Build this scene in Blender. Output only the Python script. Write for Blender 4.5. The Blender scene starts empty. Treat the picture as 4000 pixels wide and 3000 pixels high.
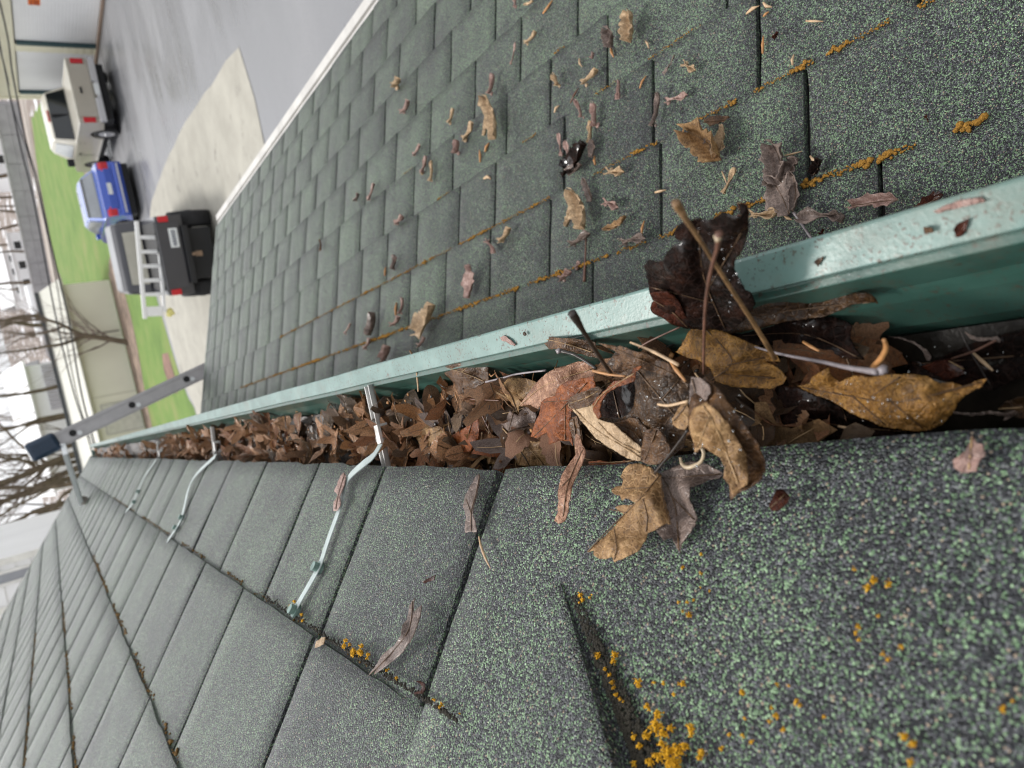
import bpy, bmesh, math, random
from mathutils import Vector, Matrix, noise
from mathutils.geometry import delaunay_2d_cdt

random.seed(7)
C = bpy.context.scene.collection
SC = bpy.context.scene

# ------------------------------------------------------------------ camera
# metres; camera at the origin, X across the eaves (away from the house), Y along them, Z up
FPX = 2773.0                       # focal length in pixels of the 4000 x 3000 frame
def _n(v): return Vector(v).normalized()
_vp = (110*4000/2212-2000, 985*4000/2212-1500)
_p0 = (220-2000, 180-1500); _sl = .05
_c = _p0[1]-_sl*_p0[0]
_a = -(FPX*FPX+_vp[1]*_c)/(_vp[0]+_sl*_vp[1]); _b = _sl*_a+_c
AY = _n((_vp[0], _vp[1], FPX)); _D = _n((_a, _b, FPX)); AX = _D.cross(AY); AZ = -_D
# rows: world axes seen in the camera frame (x right, y down, z forward)
cam = bpy.data.cameras.new('camera'); camo = bpy.data.objects.new('camera', cam); C.objects.link(camo)
camo.matrix_world = Matrix(((AX[0], -AX[1], -AX[2], 0), (AY[0], -AY[1], -AY[2], 0), (AZ[0], -AZ[1], -AZ[2], 0), (0, 0, 0, 1)))
cam.sensor_width = 36; cam.lens = FPX/4000*36
cam.clip_start = .01; cam.clip_end = 2000
cam.dof.use_dof = True; cam.dof.focus_distance = .55; cam.dof.aperture_fstop = 9.8
SC.camera = camo
SC.cycles.filter_width = 1.05

# ------------------------------------------------------------------ light: overcast
w = bpy.data.worlds.new('World'); SC.world = w; w.use_nodes = True
nt = w.node_tree; nt.nodes.clear()
out = nt.nodes.new('ShaderNodeOutputWorld'); bg = nt.nodes.new('ShaderNodeBackground')
sky = nt.nodes.new('ShaderNodeTexSky'); sky.sky_type = 'NISHITA'; sky.sun_disc = False
SUN_EL, SUN_AZ = math.radians(52), math.radians(-12)
sky.sun_elevation = SUN_EL; sky.sun_rotation = SUN_AZ; sky.dust_density = 4; sky.ozone_density = 1
hs = nt.nodes.new('ShaderNodeHueSaturation'); hs.inputs['Saturation'].default_value = .12; hs.inputs['Value'].default_value = 1.0
cl = nt.nodes.new('ShaderNodeMixRGB'); cl.inputs[0].default_value = .55; cl.inputs[2].default_value = (8.2, 8.4, 8.8, 1)   # even cloud cover
nt.links.new(sky.outputs[0], hs.inputs['Color']); nt.links.new(hs.outputs[0], cl.inputs[1])
nt.links.new(cl.outputs[0], bg.inputs[0]); bg.inputs[1].default_value = .115
nt.links.new(bg.outputs[0], out.inputs[0])
sd = bpy.data.lights.new('sun', 'SUN'); sd.energy = 1.5; sd.angle = math.radians(12); sd.color = (1, .97, .92)
so = bpy.data.objects.new('sun', sd); C.objects.link(so)
_sv = Vector((math.sin(SUN_AZ)*math.cos(SUN_EL), math.cos(SUN_AZ)*math.cos(SUN_EL), math.sin(SUN_EL)))
so.rotation_euler = _sv.to_track_quat('Z', 'Y').to_euler()
SC.view_settings.view_transform = 'Standard'; SC.view_settings.look = 'None'
SC.view_settings.exposure = .66; SC.view_settings.gamma = 1

# ------------------------------------------------------------------ geometry of the place
GZ = -3.8                                               # ground level
P_U = Vector((-.085, 0, -.288)); A_U = math.radians(38)  # upper roof: eave point and pitch
U_U = Vector((-math.cos(A_U), 0, math.sin(A_U))); N_U = Vector((math.sin(A_U), 0, math.cos(A_U)))
P_L = Vector((0, 0, -.7)); A_L = math.radians(17)        # lower roof
U_L = Vector((math.cos(A_L), 0, -math.sin(A_L))); N_L = Vector((math.sin(A_L), 0, math.cos(A_L)))
Y1 = Vector((0, 1, 0))
def ray(px, py):
    c = Vector((px-2000, py-1500, FPX)); return Vector((c.dot(AX), c.dot(AY), c.dot(AZ)))
def at(px, py, base, h=0.0):
    """point of the place seen at photo pixel (px,py) on a surface: G level height, U / L roofs (h above), Y upright plane"""
    r = ray(px, py)
    if base == 'G': return r*(h/r.z)
    if base == 'Y': return r*(h/r.y)
    P, N = (P_U, N_U) if base == 'U' else (P_L, N_L)
    return r*((P.dot(N)+h)/r.dot(N))
def win(ox, oy, k):
    return lambda p: (ox+p[0]/k, oy+p[1]/k)
S22 = 4000/2212
W0 = win(0, 0, 1/S22)
WA = win(2200, 700, 2.37); WB = win(2100, 1300, 2.37); WC = win(2900, 1200, 2.011); WD = win(1600, 1200, 2.37)
WE = win(2100, 1700, 2.011); WF = win(1000, 1700, 2.011); WG = win(900, 2200, 2.011); WH = win(2900, 700, 2.011)
WP = win(1900, 0, 2.011); WQ = win(1500, 300, 2.011); WR = win(800, 600, 2.011); WS = win(2900, 0, 2.011)
WI = win(1700, 2200, 2.011); WJ = win(2800, 2200, 1.8433)

# ------------------------------------------------------------------ materials
def new_mat(name):
    m = bpy.data.materials.new(name); m.use_nodes = True
    t = m.node_tree; t.nodes.clear()
    o = t.nodes.new('ShaderNodeOutputMaterial'); b = t.nodes.new('ShaderNodeBsdfPrincipled')
    t.links.new(b.outputs[0], o.inputs[0])
    return m, t, b
def nd(t, typ, **kw):
    n = t.nodes.new(typ)
    for k, v in kw.items():
        if k.startswith('i_'): n.inputs[k[2:].replace('_', ' ')].default_value = v
        else: setattr(n, k, v)
    return n
def ramp(t, stops, interp='LINEAR'):
    r = t.nodes.new('ShaderNodeValToRGB'); e = r.color_ramp; e.interpolation = interp
    while len(e.elements) < len(stops): e.elements.new(.5)
    for el, (p, c) in zip(e.elements, stops):
        el.position = p; el.color = (*c, 1) if len(c) == 3 else c
    return r
def mixc(t, f, a, b):
    n = t.nodes.new('ShaderNodeMixRGB')
    for i, v in ((0, f), (1, a), (2, b)):
        if hasattr(v, 'is_output') or isinstance(v, bpy.types.NodeSocket): t.links.new(v, n.inputs[i])
        elif i == 0: n.inputs[0].default_value = v
        else: n.inputs[i].default_value = (*v, 1)
    return n.outputs[0]
def math_(t, op, a, b=0.0, c=0.0, clamp=False):
    n = t.nodes.new('ShaderNodeMath'); n.operation = op; n.use_clamp = clamp
    for i, v in enumerate((a, b, c)):
        if isinstance(v, bpy.types.NodeSocket): t.links.new(v, n.inputs[i])
        else: n.inputs[i].default_value = v
    return n.outputs[0]
def coords(t, scale=1.0, kind='Object'):
    tc = t.nodes.new('ShaderNodeTexCoord'); mp = t.nodes.new('ShaderNodeMapping')
    mp.inputs['Scale'].default_value = (scale,)*3 if not isinstance(scale, tuple) else scale
    t.links.new(tc.outputs[kind], mp.inputs[0]); return mp.outputs[0]
def noise_(t, co, scale, detail=3, rough=.55):
    n = nd(t, 'ShaderNodeTexNoise', i_Scale=scale, i_Detail=detail, i_Roughness=rough); t.links.new(co, n.inputs['Vector']); return n
def bump(t, b, h, strength=.3, dist=.001):
    n = nd(t, 'ShaderNodeBump', i_Strength=strength, i_Distance=dist); t.links.new(h, n.inputs['Height']); t.links.new(n.outputs[0], b.inputs['Normal'])

def plain(name, col, rough=.6, metal=0.0, var=.12, scale=6.0, spec=.5, bumpy=0.0, bdist=.002, coat=0.0):
    m, t, b = new_mat(name)
    co = coords(t); n = noise_(t, co, scale, 5)
    lo = tuple(max(0, c*(1-var)) for c in col); hi = tuple(min(1, c*(1+var)) for c in col)
    r = ramp(t, [(.3, lo), (.7, hi)]); t.links.new(n.outputs[0], r.inputs[0]); t.links.new(r.outputs[0], b.inputs['Base Color'])
    b.inputs['Roughness'].default_value = rough; b.inputs['Metallic'].default_value = metal
    b.inputs['Specular IOR Level'].default_value = spec
    if coat: b.inputs['Coat Weight'].default_value = coat; b.inputs['Coat Roughness'].default_value = .08
    if bumpy: bump(t, b, n.outputs[0], bumpy, bdist)
    return m

def shingle_mat(name, gran=930.0, seed=0.0):
    m, t, b = new_mat(name)
    co = coords(t)
    wob = noise_(t, co, 900, 1)
    add = nd(t, 'ShaderNodeVectorMath', operation='MULTIPLY_ADD'); add.inputs[1].default_value = (.0005,)*3
    t.links.new(wob.outputs['Color'], add.inputs[0]); t.links.new(co, add.inputs[2])
    v = nd(t, 'ShaderNodeTexVoronoi', i_Scale=gran); t.links.new(add.outputs[0], v.inputs['Vector'])
    sep = nd(t, 'ShaderNodeSeparateColor'); t.links.new(v.outputs['Color'], sep.inputs[0])
    at_ = nd(t, 'ShaderNodeAttribute', attribute_name='tint')
    big = noise_(t, co, 9, 3); mid = noise_(t, co, 45, 3)
    # granule blend: how many of the stones are green varies by tab and in soft patches
    k = math_(t, 'ADD', sep.outputs[0], math_(t, 'MULTIPLY', math_(t, 'SUBTRACT', big.outputs[0], .5), .42))
    k = math_(t, 'ADD', k, math_(t, 'MULTIPLY', math_(t, 'SUBTRACT', mid.outputs[0], .5), .22))
    k = math_(t, 'ADD', k, math_(t, 'MULTIPLY', math_(t, 'SUBTRACT', at_.outputs['Fac'], .5), .16), clamp=True)
    r = ramp(t, [(0, (.012, .013, .016)), (.20, (.034, .036, .043)), (.36, (.088, .092, .103)), (.47, (.022, .025, .029)), (.57, (.15, .155, .168)),
                 (.66, (.075, .105, .084)), (.74, (.21, .22, .225)), (.80, (.185, .315, .165)), (.91, (.33, .49, .285))], 'CONSTANT')
    t.links.new(k, r.inputs[0])
    gritty = math_(t, 'MULTIPLY', sep.outputs[1], .6); gritty = math_(t, 'ADD', gritty, .42)
    mul = nd(t, 'ShaderNodeMixRGB', blend_type='MULTIPLY'); mul.inputs[0].default_value = 1
    t.links.new(r.outputs[0], mul.inputs[1]); t.links.new(gritty, mul.inputs[2])
    odd = mixc(t, math_(t, 'GREATER_THAN', sep.outputs[1], .985), mul.outputs[0], (.36, .28, .20))
    t.links.new(odd, b.inputs['Base Color'])
    b.inputs['Roughness'].default_value = .38; b.inputs['Specular IOR Level'].default_value = .55
    hgt = math_(t, 'SUBTRACT', math_(t, 'MULTIPLY', sep.outputs[2], .6), math_(t, 'MULTIPLY', v.outputs['Distance'], 1.1))
    bump(t, b, hgt, .85, .0016)
    return m

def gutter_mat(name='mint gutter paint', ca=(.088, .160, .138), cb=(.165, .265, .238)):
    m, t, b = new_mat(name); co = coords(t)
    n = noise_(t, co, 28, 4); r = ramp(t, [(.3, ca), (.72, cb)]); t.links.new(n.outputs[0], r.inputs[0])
    sp = noise_(t, co, 420, 3, .6); sp2 = noise_(t, co, 60, 2)
    f = math_(t, 'MULTIPLY', ramp_fac(t, sp.outputs[0], .575, .63), ramp_fac(t, sp2.outputs[0], .40, .56))
    c = mixc(t, f, r.outputs[0], (.06, .05, .035))
    big = noise_(t, co, 11, 5, .7); c = mixc(t, math_(t, 'MULTIPLY', ramp_fac(t, big.outputs[0], .52, .70), .6), c, (.15, .15, .115))
    st = noise_(t, co, 90, 4, .7); c = mixc(t, math_(t, 'MULTIPLY', ramp_fac(t, st.outputs[0], .60, .70), .75), c, (.085, .055, .035))
    t.links.new(c, b.inputs['Base Color'])
    b.inputs['Roughness'].default_value = .33
    wvy = noise_(t, co, 35, 3); bump(t, b, math_(t, 'ADD', math_(t, 'MULTIPLY', sp.outputs[0], .35), math_(t, 'MULTIPLY', wvy.outputs[0], .5)), .3, .0012)
    return m
def ramp_fac(t, sock, a, bb):
    n = nd(t, 'ShaderNodeMapRange'); n.inputs[1].default_value = a; n.inputs[2].default_value = bb; t.links.new(sock, n.inputs[0]); return n.outputs[0]

def leaf_mat(name, lo, hi, spot, rough=.45, coat=0.0, spots=.5, scale=90, rnd=False, wet=.0):
    m, t, b = new_mat(name); co = coords(t)
    n = noise_(t, co, scale, 6, .7); r = ramp(t, [(.38, tuple(c*.72 for c in lo)), (.5, lo), (.60, hi), (.72, tuple(min(1, c*1.18) for c in hi))]); t.links.new(n.outputs[0], r.inputs[0])
    c = r.outputs[0]
    sp = noise_(t, co, scale*7, 2, .6); f = ramp_fac(t, sp.outputs[0], .66-.12*spots, .70-.06*spots)
    c = mixc(t, math_(t, 'MULTIPLY', f, .92), c, spot)
    n2 = noise_(t, co, scale*.35, 3); c = mixc(t, math_(t, 'MULTIPLY', ramp_fac(t, n2.outputs[0], .47, .68), .72), c, spot)
    if rnd:
        oi = t.nodes.new('ShaderNodeObjectInfo')
        rr = ramp(t, [(0, (0.089, 0.078, 0.070)), (0.1, (0.593, 0.463, 0.370)), (0.24, (0.230, 0.156, 0.111)), (0.36, (0.852, 0.704, 0.574)), (0.5, (0.463, 0.244, 0.111)), (0.6, (1.000, 0.833, 0.685)), (0.74, (0.148, 0.111, 0.093)), (0.82, (0.704, 0.481, 0.241)), (0.9, (0.704, 0.593, 0.519)), (0.97, (0.333, 0.333, 0.333))], 'CONSTANT')
        t.links.new(oi.outputs['Random'], rr.inputs[0])
        mul = nd(t, 'ShaderNodeMixRGB', blend_type='MULTIPLY'); mul.inputs[0].default_value = 1
        t.links.new(c, mul.inputs[1]); t.links.new(rr.outputs[0], mul.inputs[2]); c = mul.outputs[0]
    ve = nd(t, 'ShaderNodeTexVoronoi', feature='DISTANCE_TO_EDGE', i_Scale=210.0); wv = noise_(t, co, 140, 2)
    va = nd(t, 'ShaderNodeVectorMath', operation='MULTIPLY_ADD'); va.inputs[1].default_value = (.004,)*3; t.links.new(wv.outputs['Color'], va.inputs[0]); t.links.new(co, va.inputs[2]); t.links.new(va.outputs[0], ve.inputs['Vector'])
    net = ramp_fac(t, ve.outputs['Distance'], .10, .0)
    c = mixc(t, math_(t, 'MULTIPLY', net, .38), c, tuple(min(1, x*1.35+.012) for x in hi))
    t.links.new(c, b.inputs['Base Color'])
    b.inputs['Roughness'].default_value = rough; b.inputs['Specular IOR Level'].default_value = .28 if coat < 1 else .08
    if coat >= 1:
        film = noise_(t, co, 55, 4, .6); t.links.new(math_(t, 'MULTIPLY', ramp_fac(t, film.outputs[0], .54, .62), .8), b.inputs['Coat Weight']); b.inputs['Coat Roughness'].default_value = .07
    elif coat: b.inputs['Coat Weight'].default_value = coat*.22; b.inputs['Coat Roughness'].default_value = .10
    fine = noise_(t, co, 260, 4, .6)
    h = math_(t, 'ADD', math_(t, 'MULTIPLY', n.outputs[0], .8), math_(t, 'SUBTRACT', fine.outputs[0], math_(t, 'MULTIPLY', net, .25)))
    bump(t, b, h, .7, .0022)
    tr = nd(t, 'ShaderNodeBsdfTranslucent'); t.links.new(c, tr.inputs[0])
    mx = nd(t, 'ShaderNodeMixShader'); mx.inputs[0].default_value = .12
    t.links.new(b.outputs[0], mx.inputs[1]); t.links.new(tr.outputs[0], mx.inputs[2])
    t.links.new(mx.outputs[0], [x for x in t.nodes if x.type == 'OUTPUT_MATERIAL'][0].inputs[0])
    return m

M = {}
M['shingle'] = shingle_mat('green granule shingles')
M['gutter'] = gutter_mat()
M['gutter_shade'] = gutter_mat('shade darkened gutter paint', (.030, .080, .062), (.052, .118, .095))  # inner face of the trough: its shade is put into a darker green
M['water'] = plain('dark gutter water', (.014, .011, .008), .35, var=.6, scale=40, spec=.12, bumpy=.5, bdist=.004)
M['mulch'] = plain('wet leaf mulch', (.035, .022, .014), .4, var=.7, scale=70, bumpy=.9, bdist=.006)
M['metal'] = plain('weathered aluminium', (.55, .54, .52), .38, .55, .15, 60, bumpy=.15, bdist=.0006)
M['strap'] = plain('pale painted strap', (.40, .46, .44), .35, .1, .12, 90)
M['bolt'] = plain('dull green bolt', (.16, .24, .21), .4, .3, .3, 200)
M['ladder'] = plain('ladder aluminium', (.47, .455, .46), .45, .25, .08, 20)
M['bright'] = plain('bright aluminium', (.78, .80, .81), .3, .25, .05, 20)
M['navy'] = plain('navy plastic cap', (.022, .042, .075), .45, 0, .2, 40)
M['pad'] = plain('grey brown rubber pad', (.30, .27, .24), .7)
M['moss'] = plain('ochre roof moss', (.30, .155, .03), .95, 0, .5, 500, .2, 1.0, .002)
M['moss_dark'] = plain('brown roof moss', (.17, .10, .035), .95, 0, .6, 400, .2, 1.0, .002)
M['lichen'] = plain('yellow lichen', (.62, .33, .02), .9, 0, .3, 700, .2, 1.0, .001)
M['grime'] = plain('black grit', (.022, .019, .013), .9, 0, .6, 900, .3)
M['white_paint'] = plain('weathered white metal', (.50, .48, .45), .45, 0, .16, 9)
M['wall'] = plain('cream house wall', (.62, .60, .52), .7)
M['vein'] = plain('pale leaf vein', (.40, .26, .13), .5, 0, .3, 200)
M['vein_dark'] = plain('dark leaf vein', (.14, .08, .04), .5, 0, .3, 200)
M['twig'] = plain('brown twig', (.17, .095, .04), .5, 0, .5, 160, bumpy=.4)
M['twig_dark'] = plain('dark wet twig', (.022, .015, .011), .35, 0, .6, 160, bumpy=.4)
M['twig_grey'] = plain('pale grey stalk', (.22, .19, .195), .35, 0, .3, 160, bumpy=.4)
M['twig_red'] = plain('reddish brown stalk', (.12, .055, .035), .4, 0, .4, 160)
M['bud'] = plain('pale bud', (.40, .31, .20), .4, 0, .3, 200)
M['needle'] = plain('orange brown needle', (.42, .20, .07), .5, 0, .35, 200)
M['needle_pale'] = plain('pale tan needle', (.50, .34, .20), .5, 0, .3, 200)
L_ = {}
L_['tan'] = leaf_mat('tan leaf', (.27, .15, .062), (.44, .27, .125), (.085, .045, .02), .45, .1, .6)
L_['mustard'] = leaf_mat('mustard leaf', (.24, .115, .028), (.40, .205, .05), (.045, .026, .012), .32, .4, .75, 130)
L_['orange'] = leaf_mat('orange brown leaf', (.19, .050, .011), (.33, .095, .020), (.05, .018, .01), .45, .2, .3)
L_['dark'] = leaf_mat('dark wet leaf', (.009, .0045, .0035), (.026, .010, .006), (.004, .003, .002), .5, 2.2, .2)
L_['darkred'] = leaf_mat('dark red wet leaf', (.042, .012, .007), (.085, .022, .010), (.012, .005, .004), .45, 1.6, .2)
L_['brown'] = leaf_mat('brown leaf', (.085, .04, .017), (.17, .085, .035), (.02, .011, .006), .35, .3, .5)
L_['deep'] = leaf_mat('deep brown leaf', (.040, .020, .009), (.10, .05, .019), (.012, .007, .004), .3, .4, .4)
L_['pink'] = leaf_mat('pinkish speckled leaf', (.30, .15, .09), (.52, .30, .19), (.13, .05, .025), .4, .3, .75, 150)
L_['grey'] = leaf_mat('greyish brown leaf', (.17, .125, .105), (.30, .225, .19), (.07, .045, .035), .3, .5, .45)
L_['pale'] = leaf_mat('pale buff leaf', (.46, .32, .19), (.66, .48, .30), (.24, .15, .08), .45, .1, .3)
L_['rose'] = leaf_mat('rosy brown leaf', (.34, .21, .175), (.50, .355, .31), (.17, .09, .07), .45, .2, .3)
L_['litter'] = leaf_mat('mixed litter leaf', (.46, .26, .145), (.82, .53, .34), (.055, .032, .02), .38, .3, .55, 90, True)

# ------------------------------------------------------------------ mesh helpers
def obj(name, bm, mat, parent=None, smooth=False, mods=(), origin=None):
    me = bpy.data.meshes.new(name)
    if origin is not None: bmesh.ops.translate(bm, verts=bm.verts, vec=-Vector(origin))
    bm.normal_update(); bm.to_mesh(me); bm.free()
    for m in (mat if isinstance(mat, (list, tuple)) else [mat]): me.materials.append(m)
    if smooth:
        for p in me.polygons: p.use_smooth = True
    o = bpy.data.objects.new(name, me); C.objects.link(o)
    if origin is not None: o.location = origin
    if parent is not None: o.parent = parent
    return o
def tag(o, label=None, cat=None, group=None, kind=None):
    if label: o['label'] = label
    if cat: o['category'] = cat
    if group: o['group'] = group
    if kind: o['kind'] = kind
    return o
def thing(name, label, cat, loc=(0, 0, 0), rz=0.0, group=None):
    o = bpy.data.objects.new(name, None); C.objects.link(o); o.location = loc; o.rotation_euler = (0, 0, rz)
    o.empty_display_size = .1
    return tag(o, label, cat, group)
def dup(o, parent=None):
    c = o.copy(); C.objects.link(c)
    if parent is not None: c.parent = parent
    for ch in list(o.children): dup(ch, c)
    return c
def box(bm, x0, x1, y0, y1, z0, z1, mi=0):
    vs = [bm.verts.new((x, y, z)) for x in (x0, x1) for y in (y0, y1) for z in (z0, z1)]
    for f in ((0, 1, 3, 2), (4, 6, 7, 5), (0, 4, 5, 1), (2, 3, 7, 6), (0, 2, 6, 4), (1, 5, 7, 3)):
        bm.faces.new([vs[i] for i in f]).material_index = mi
def obox(bm, c, ax, ay, az, hx, hy, hz, mi=0):
    """oriented box: centre, three unit axes, half sizes"""
    c = Vector(c); vs = [bm.verts.new(c+ax*sx*hx+ay*sy*hy+az*sz*hz) for sx in (-1, 1) for sy in (-1, 1) for sz in (-1, 1)]
    for f in ((0, 1, 3, 2), (4, 6, 7, 5), (0, 4, 5, 1), (2, 3, 7, 6), (0, 2, 6, 4), (1, 5, 7, 3)):
        bm.faces.new([vs[i] for i in f]).material_index = mi
def tube(bm, pts, rad, n=6, mi=0, cap=True):
    pts = [Vector(p) for p in pts]; rings = []
    if not hasattr(rad, '__len__'): rad = [rad]*len(pts)
    prev = None
    for i, p in enumerate(pts):
        d = (pts[min(i+1, len(pts)-1)]-pts[max(i-1, 0)])
        d = d.normalized() if d.length > 1e-9 else Vector((0, 0, 1))
        if prev is None:
            a = d.cross(Vector((0, 0, 1)) if abs(d.z) < .9 else Vector((1, 0, 0))).normalized()
        else: a = (prev-d*prev.dot(d)).normalized()
        prev = a; b = d.cross(a)
        rings.append([bm.verts.new(p+(a*math.cos(k*2*math.pi/n)+b*math.sin(k*2*math.pi/n))*rad[i]) for k in range(n)])
    for r0, r1 in zip(rings, rings[1:]):
        for k in range(n): bm.faces.new((r0[k], r0[(k+1) % n], r1[(k+1) % n], r1[k])).material_index = mi
    if cap:
        bm.faces.new(rings[0][::-1]).material_index = mi; bm.faces.new(rings[-1]).material_index = mi
def smooth_path(pts, sub=4):
    """Catmull-Rom through tuples of any length"""
    out_ = []
    n = len(pts)
    for i in range(n-1):
        p0 = pts[max(i-1, 0)]; p1 = pts[i]; p2 = pts[i+1]; p3 = pts[min(i+2, n-1)]
        for s in range(sub):
            t = s/sub
            out_.append(tuple(.5*((2*b)+(-a+c)*t+(2*a-5*b+4*c-d)*t*t+(-a+3*b-3*c+d)*t**3) for a, b, c, d in zip(p0, p1, p2, p3)))
    out_.append(tuple(pts[-1])); return out_
def lump(bm, c, r, flat=.6, seed=0, nrm=Vector((0, 0, 1)), sub=1, mi=0, amp=.75):
    g = bmesh.ops.create_icosphere(bm, subdivisions=sub, radius=1.0)
    q = nrm.to_track_quat('Z', 'Y').to_matrix()
    for v in g['verts']:
        k = 1+amp*noise.noise(v.co*1.7+Vector((seed*3.1, seed*1.7, 0)))
        v.co = Vector(c)+q @ Vector((v.co.x*r*k, v.co.y*r*k, v.co.z*r*flat*k))
    if mi:
        for v in g['verts']:
            for f in v.link_faces: f.material_index = mi
def uni(a, b): return random.uniform(a, b)

# ================================================================== THE HOUSE: roofs, gutter, walls
house = thing('house', 'green shingled house with steep upper roof, mint gutter and porch roof', 'house', (0, 0, GZ))
def hp(name, bm, mat, parent=None, smooth=False, mods=()):
    return obj(name, bm, mat, None, smooth, mods)
def own(o, parent):
    o.parent = parent; o.matrix_parent_inverse = parent.matrix_world.inverted(); return o
house.matrix_world = Matrix.Translation((0, 0, GZ))

def tab(bm, lay, P, U, N, y0, y1, s0, s1, e0, e1, tint, ny=6, ns=5, ragged=.0022, efn=None, skirt=.007, drop=None, s0fn=None):
    g = []
    for i in range(ns+1):
        row = []
        for j in range(ny+1):
            s = s0+(s1-s0)*i/ns; y = y0+(y1-y0)*j/ny
            q = Vector((y*31, s*31, 1.0))
            if i == 0: s += ragged*noise.noise(q*3)*1.6
            if s0fn: s = s0fn(y)+(s-s0)*(s1-s0fn(y))/(s1-s0)
            if j in (0, ny): y += ragged*noise.noise(q*4+Vector((5, 0, 0)))
            e = e0+(e1-e0)*i/ns+.0016*noise.noise(Vector((y*7, s*7, tint*9)))
            if efn: e = efn(y, s, e)
            if drop and s < drop: e -= .35*(drop-s)**2/drop
            row.append(bm.verts.new(P+U*s+N*e+Y1*y))
        g.append(row)
    fs = []
    for i in range(ns):
        for j in range(ny):
            fs.append(bm.faces.new((g[i][j], g[i][j+1], g[i+1][j+1], g[i+1][j])))
    edge = [g[0][j] for j in range(ny+1)]
    for line in ([g[0][j] for j in range(ny+1)], [g[i][0] for i in range(ns+1)][::-1], [g[i][ny] for i in range(ns+1)]):
        low = [bm.verts.new(v.co-N*skirt) for v in line]
        for a, b_, c, d in zip(line, line[1:], low[1:], low): fs.append(bm.faces.new((a, d, c, b_)))
    for i, f in enumerate(fs):
        f.smooth = i < ns*ny
        for lp in f.loops: lp[lay] = (tint, tint, tint, 1)

def sstep(a, b, x):
    t = max(0, min(1, (x-a)/(b-a))); return t*t*(3-2*t)

# upper roof
bm = bmesh.new(); lay = bm.loops.layers.float_color.new('tint')
Y_END = 7.4
rows = [.005, .182, .385, .588, .79, .99, 1.19, 1.39, 1.59, 1.79, 1.99, 2.19]
keys0 = [.465, .69, .905, 1.17, 1.42, 1.66, 1.93]
keys1 = [.692, .992, 1.265, 1.56, 1.84]
rnd = random.Random(3)
for i in range(len(rows)-1):
    s0, s1 = rows[i], rows[i+1]
    ks = keys0[:] if i == 0 else keys1[:] if i == 1 else [-.5+.14*(i % 2)+.285*k+rnd.uniform(-.012, .012) for k in range(9)]
    while ks[-1] < Y_END-.3: ks.append(ks[-1]+.27+rnd.uniform(-.02, .02))
    start = -.6 if i != 1 else .43
    ks = [start]+[k for k in ks if k > start+.05]+[Y_END]
    for a, b_ in zip(ks, ks[1:]):
        tint = rnd.uniform(.25, .75)
        gap = .0042
        near = b_ < 2
        if i == 0 and a < 0:      # the big sheet nearest the camera carries on up the slope without a step
            tab(bm, lay, P_U, U_U, N_U, a, b_-gap, s0, .385, .006, .003, .52, 26, 22, s0fn=lambda y: .003-.021*(1-sstep(.10, .45, y)))
            continue
        efn = None
        if i == 1 and a < .5: efn = lambda y, s, e: e*sstep(.43, .60, y)+(.0025)*(1-sstep(.43, .60, y))
        tab(bm, lay, P_U, U_U, N_U, a+gap, b_-gap, s0, s1+.012, .0078, .0034, tint, 8 if near else 3, 6 if near else 3, efn=efn, drop=None)
# lifted, creased corner of a shingle near the camera
flap = [(.353, .078), (.322, .104), (.292, .130), (.266, .151), (.236, .176), (.20, .205), (.16, .23)]
nn = 10; g = []
for i, (y, s) in enumerate(flap):
    lift = .0015+.0085*sstep(0, 3.4, i)
    row = []
    for j in range(nn+1):
        t = j/nn; yy = y+.10*t; ss = s+.05*t
        jit = .0010*noise.noise(Vector((i*2.3, j*1.1, 4))) if j else .0016*noise.noise(Vector((i*3.7, 0, 2)))
        row.append(bm.verts.new(P_U+U_U*(ss+jit)+N_U*(.0052+lift*(1-sstep(0, 1, t))-.0012*t)+Y1*(yy+jit)))
    g.append(row)
for i in range(len(flap)-1):
    for j in range(nn):
        f = bm.faces.new((g[i][j], g[i][j+1], g[i+1][j+1], g[i+1][j])); f.smooth = True
        for lp in f.loops: lp[lay] = (.56, .56, .56, 1)
low = [bm.verts.new(r[0].co-N_U*.011) for r in g]
for a, b_, c, d in zip([r[0] for r in g], [r[0] for r in g][1:], low[1:], low):
    f = bm.faces.new((a, b_, c, d))
    for lp in f.loops: lp[lay] = (.2, .2, .2, 1)
upper = own(hp('upper_roof', bm, M['shingle'], smooth=False), house)
# deck under the shingles and the pale rake trim at the far end
bm = bmesh.new()
for (sa, sb) in ((.035, 2.3),):
    c = P_U+U_U*((sa+sb)/2)-N_U*.018+Y1*((Y_END-.7)/2)
    obox(bm, c, U_U, Y1, N_U, (sb-sa)/2, (Y_END+.7)/2-.02, .016)
own(hp('roof_deck', bm, plain('dark roof deck', (.014, .013, .012), .8)), house)
bm = bmesh.new()
c = P_U+U_U*1.15-N_U*.03+Y1*(Y_END+.012); obox(bm, c, U_U, Y1, N_U, 1.16, .012, .035)
own(hp('rake_trim', bm, M['grime'].copy()), house)

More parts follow.
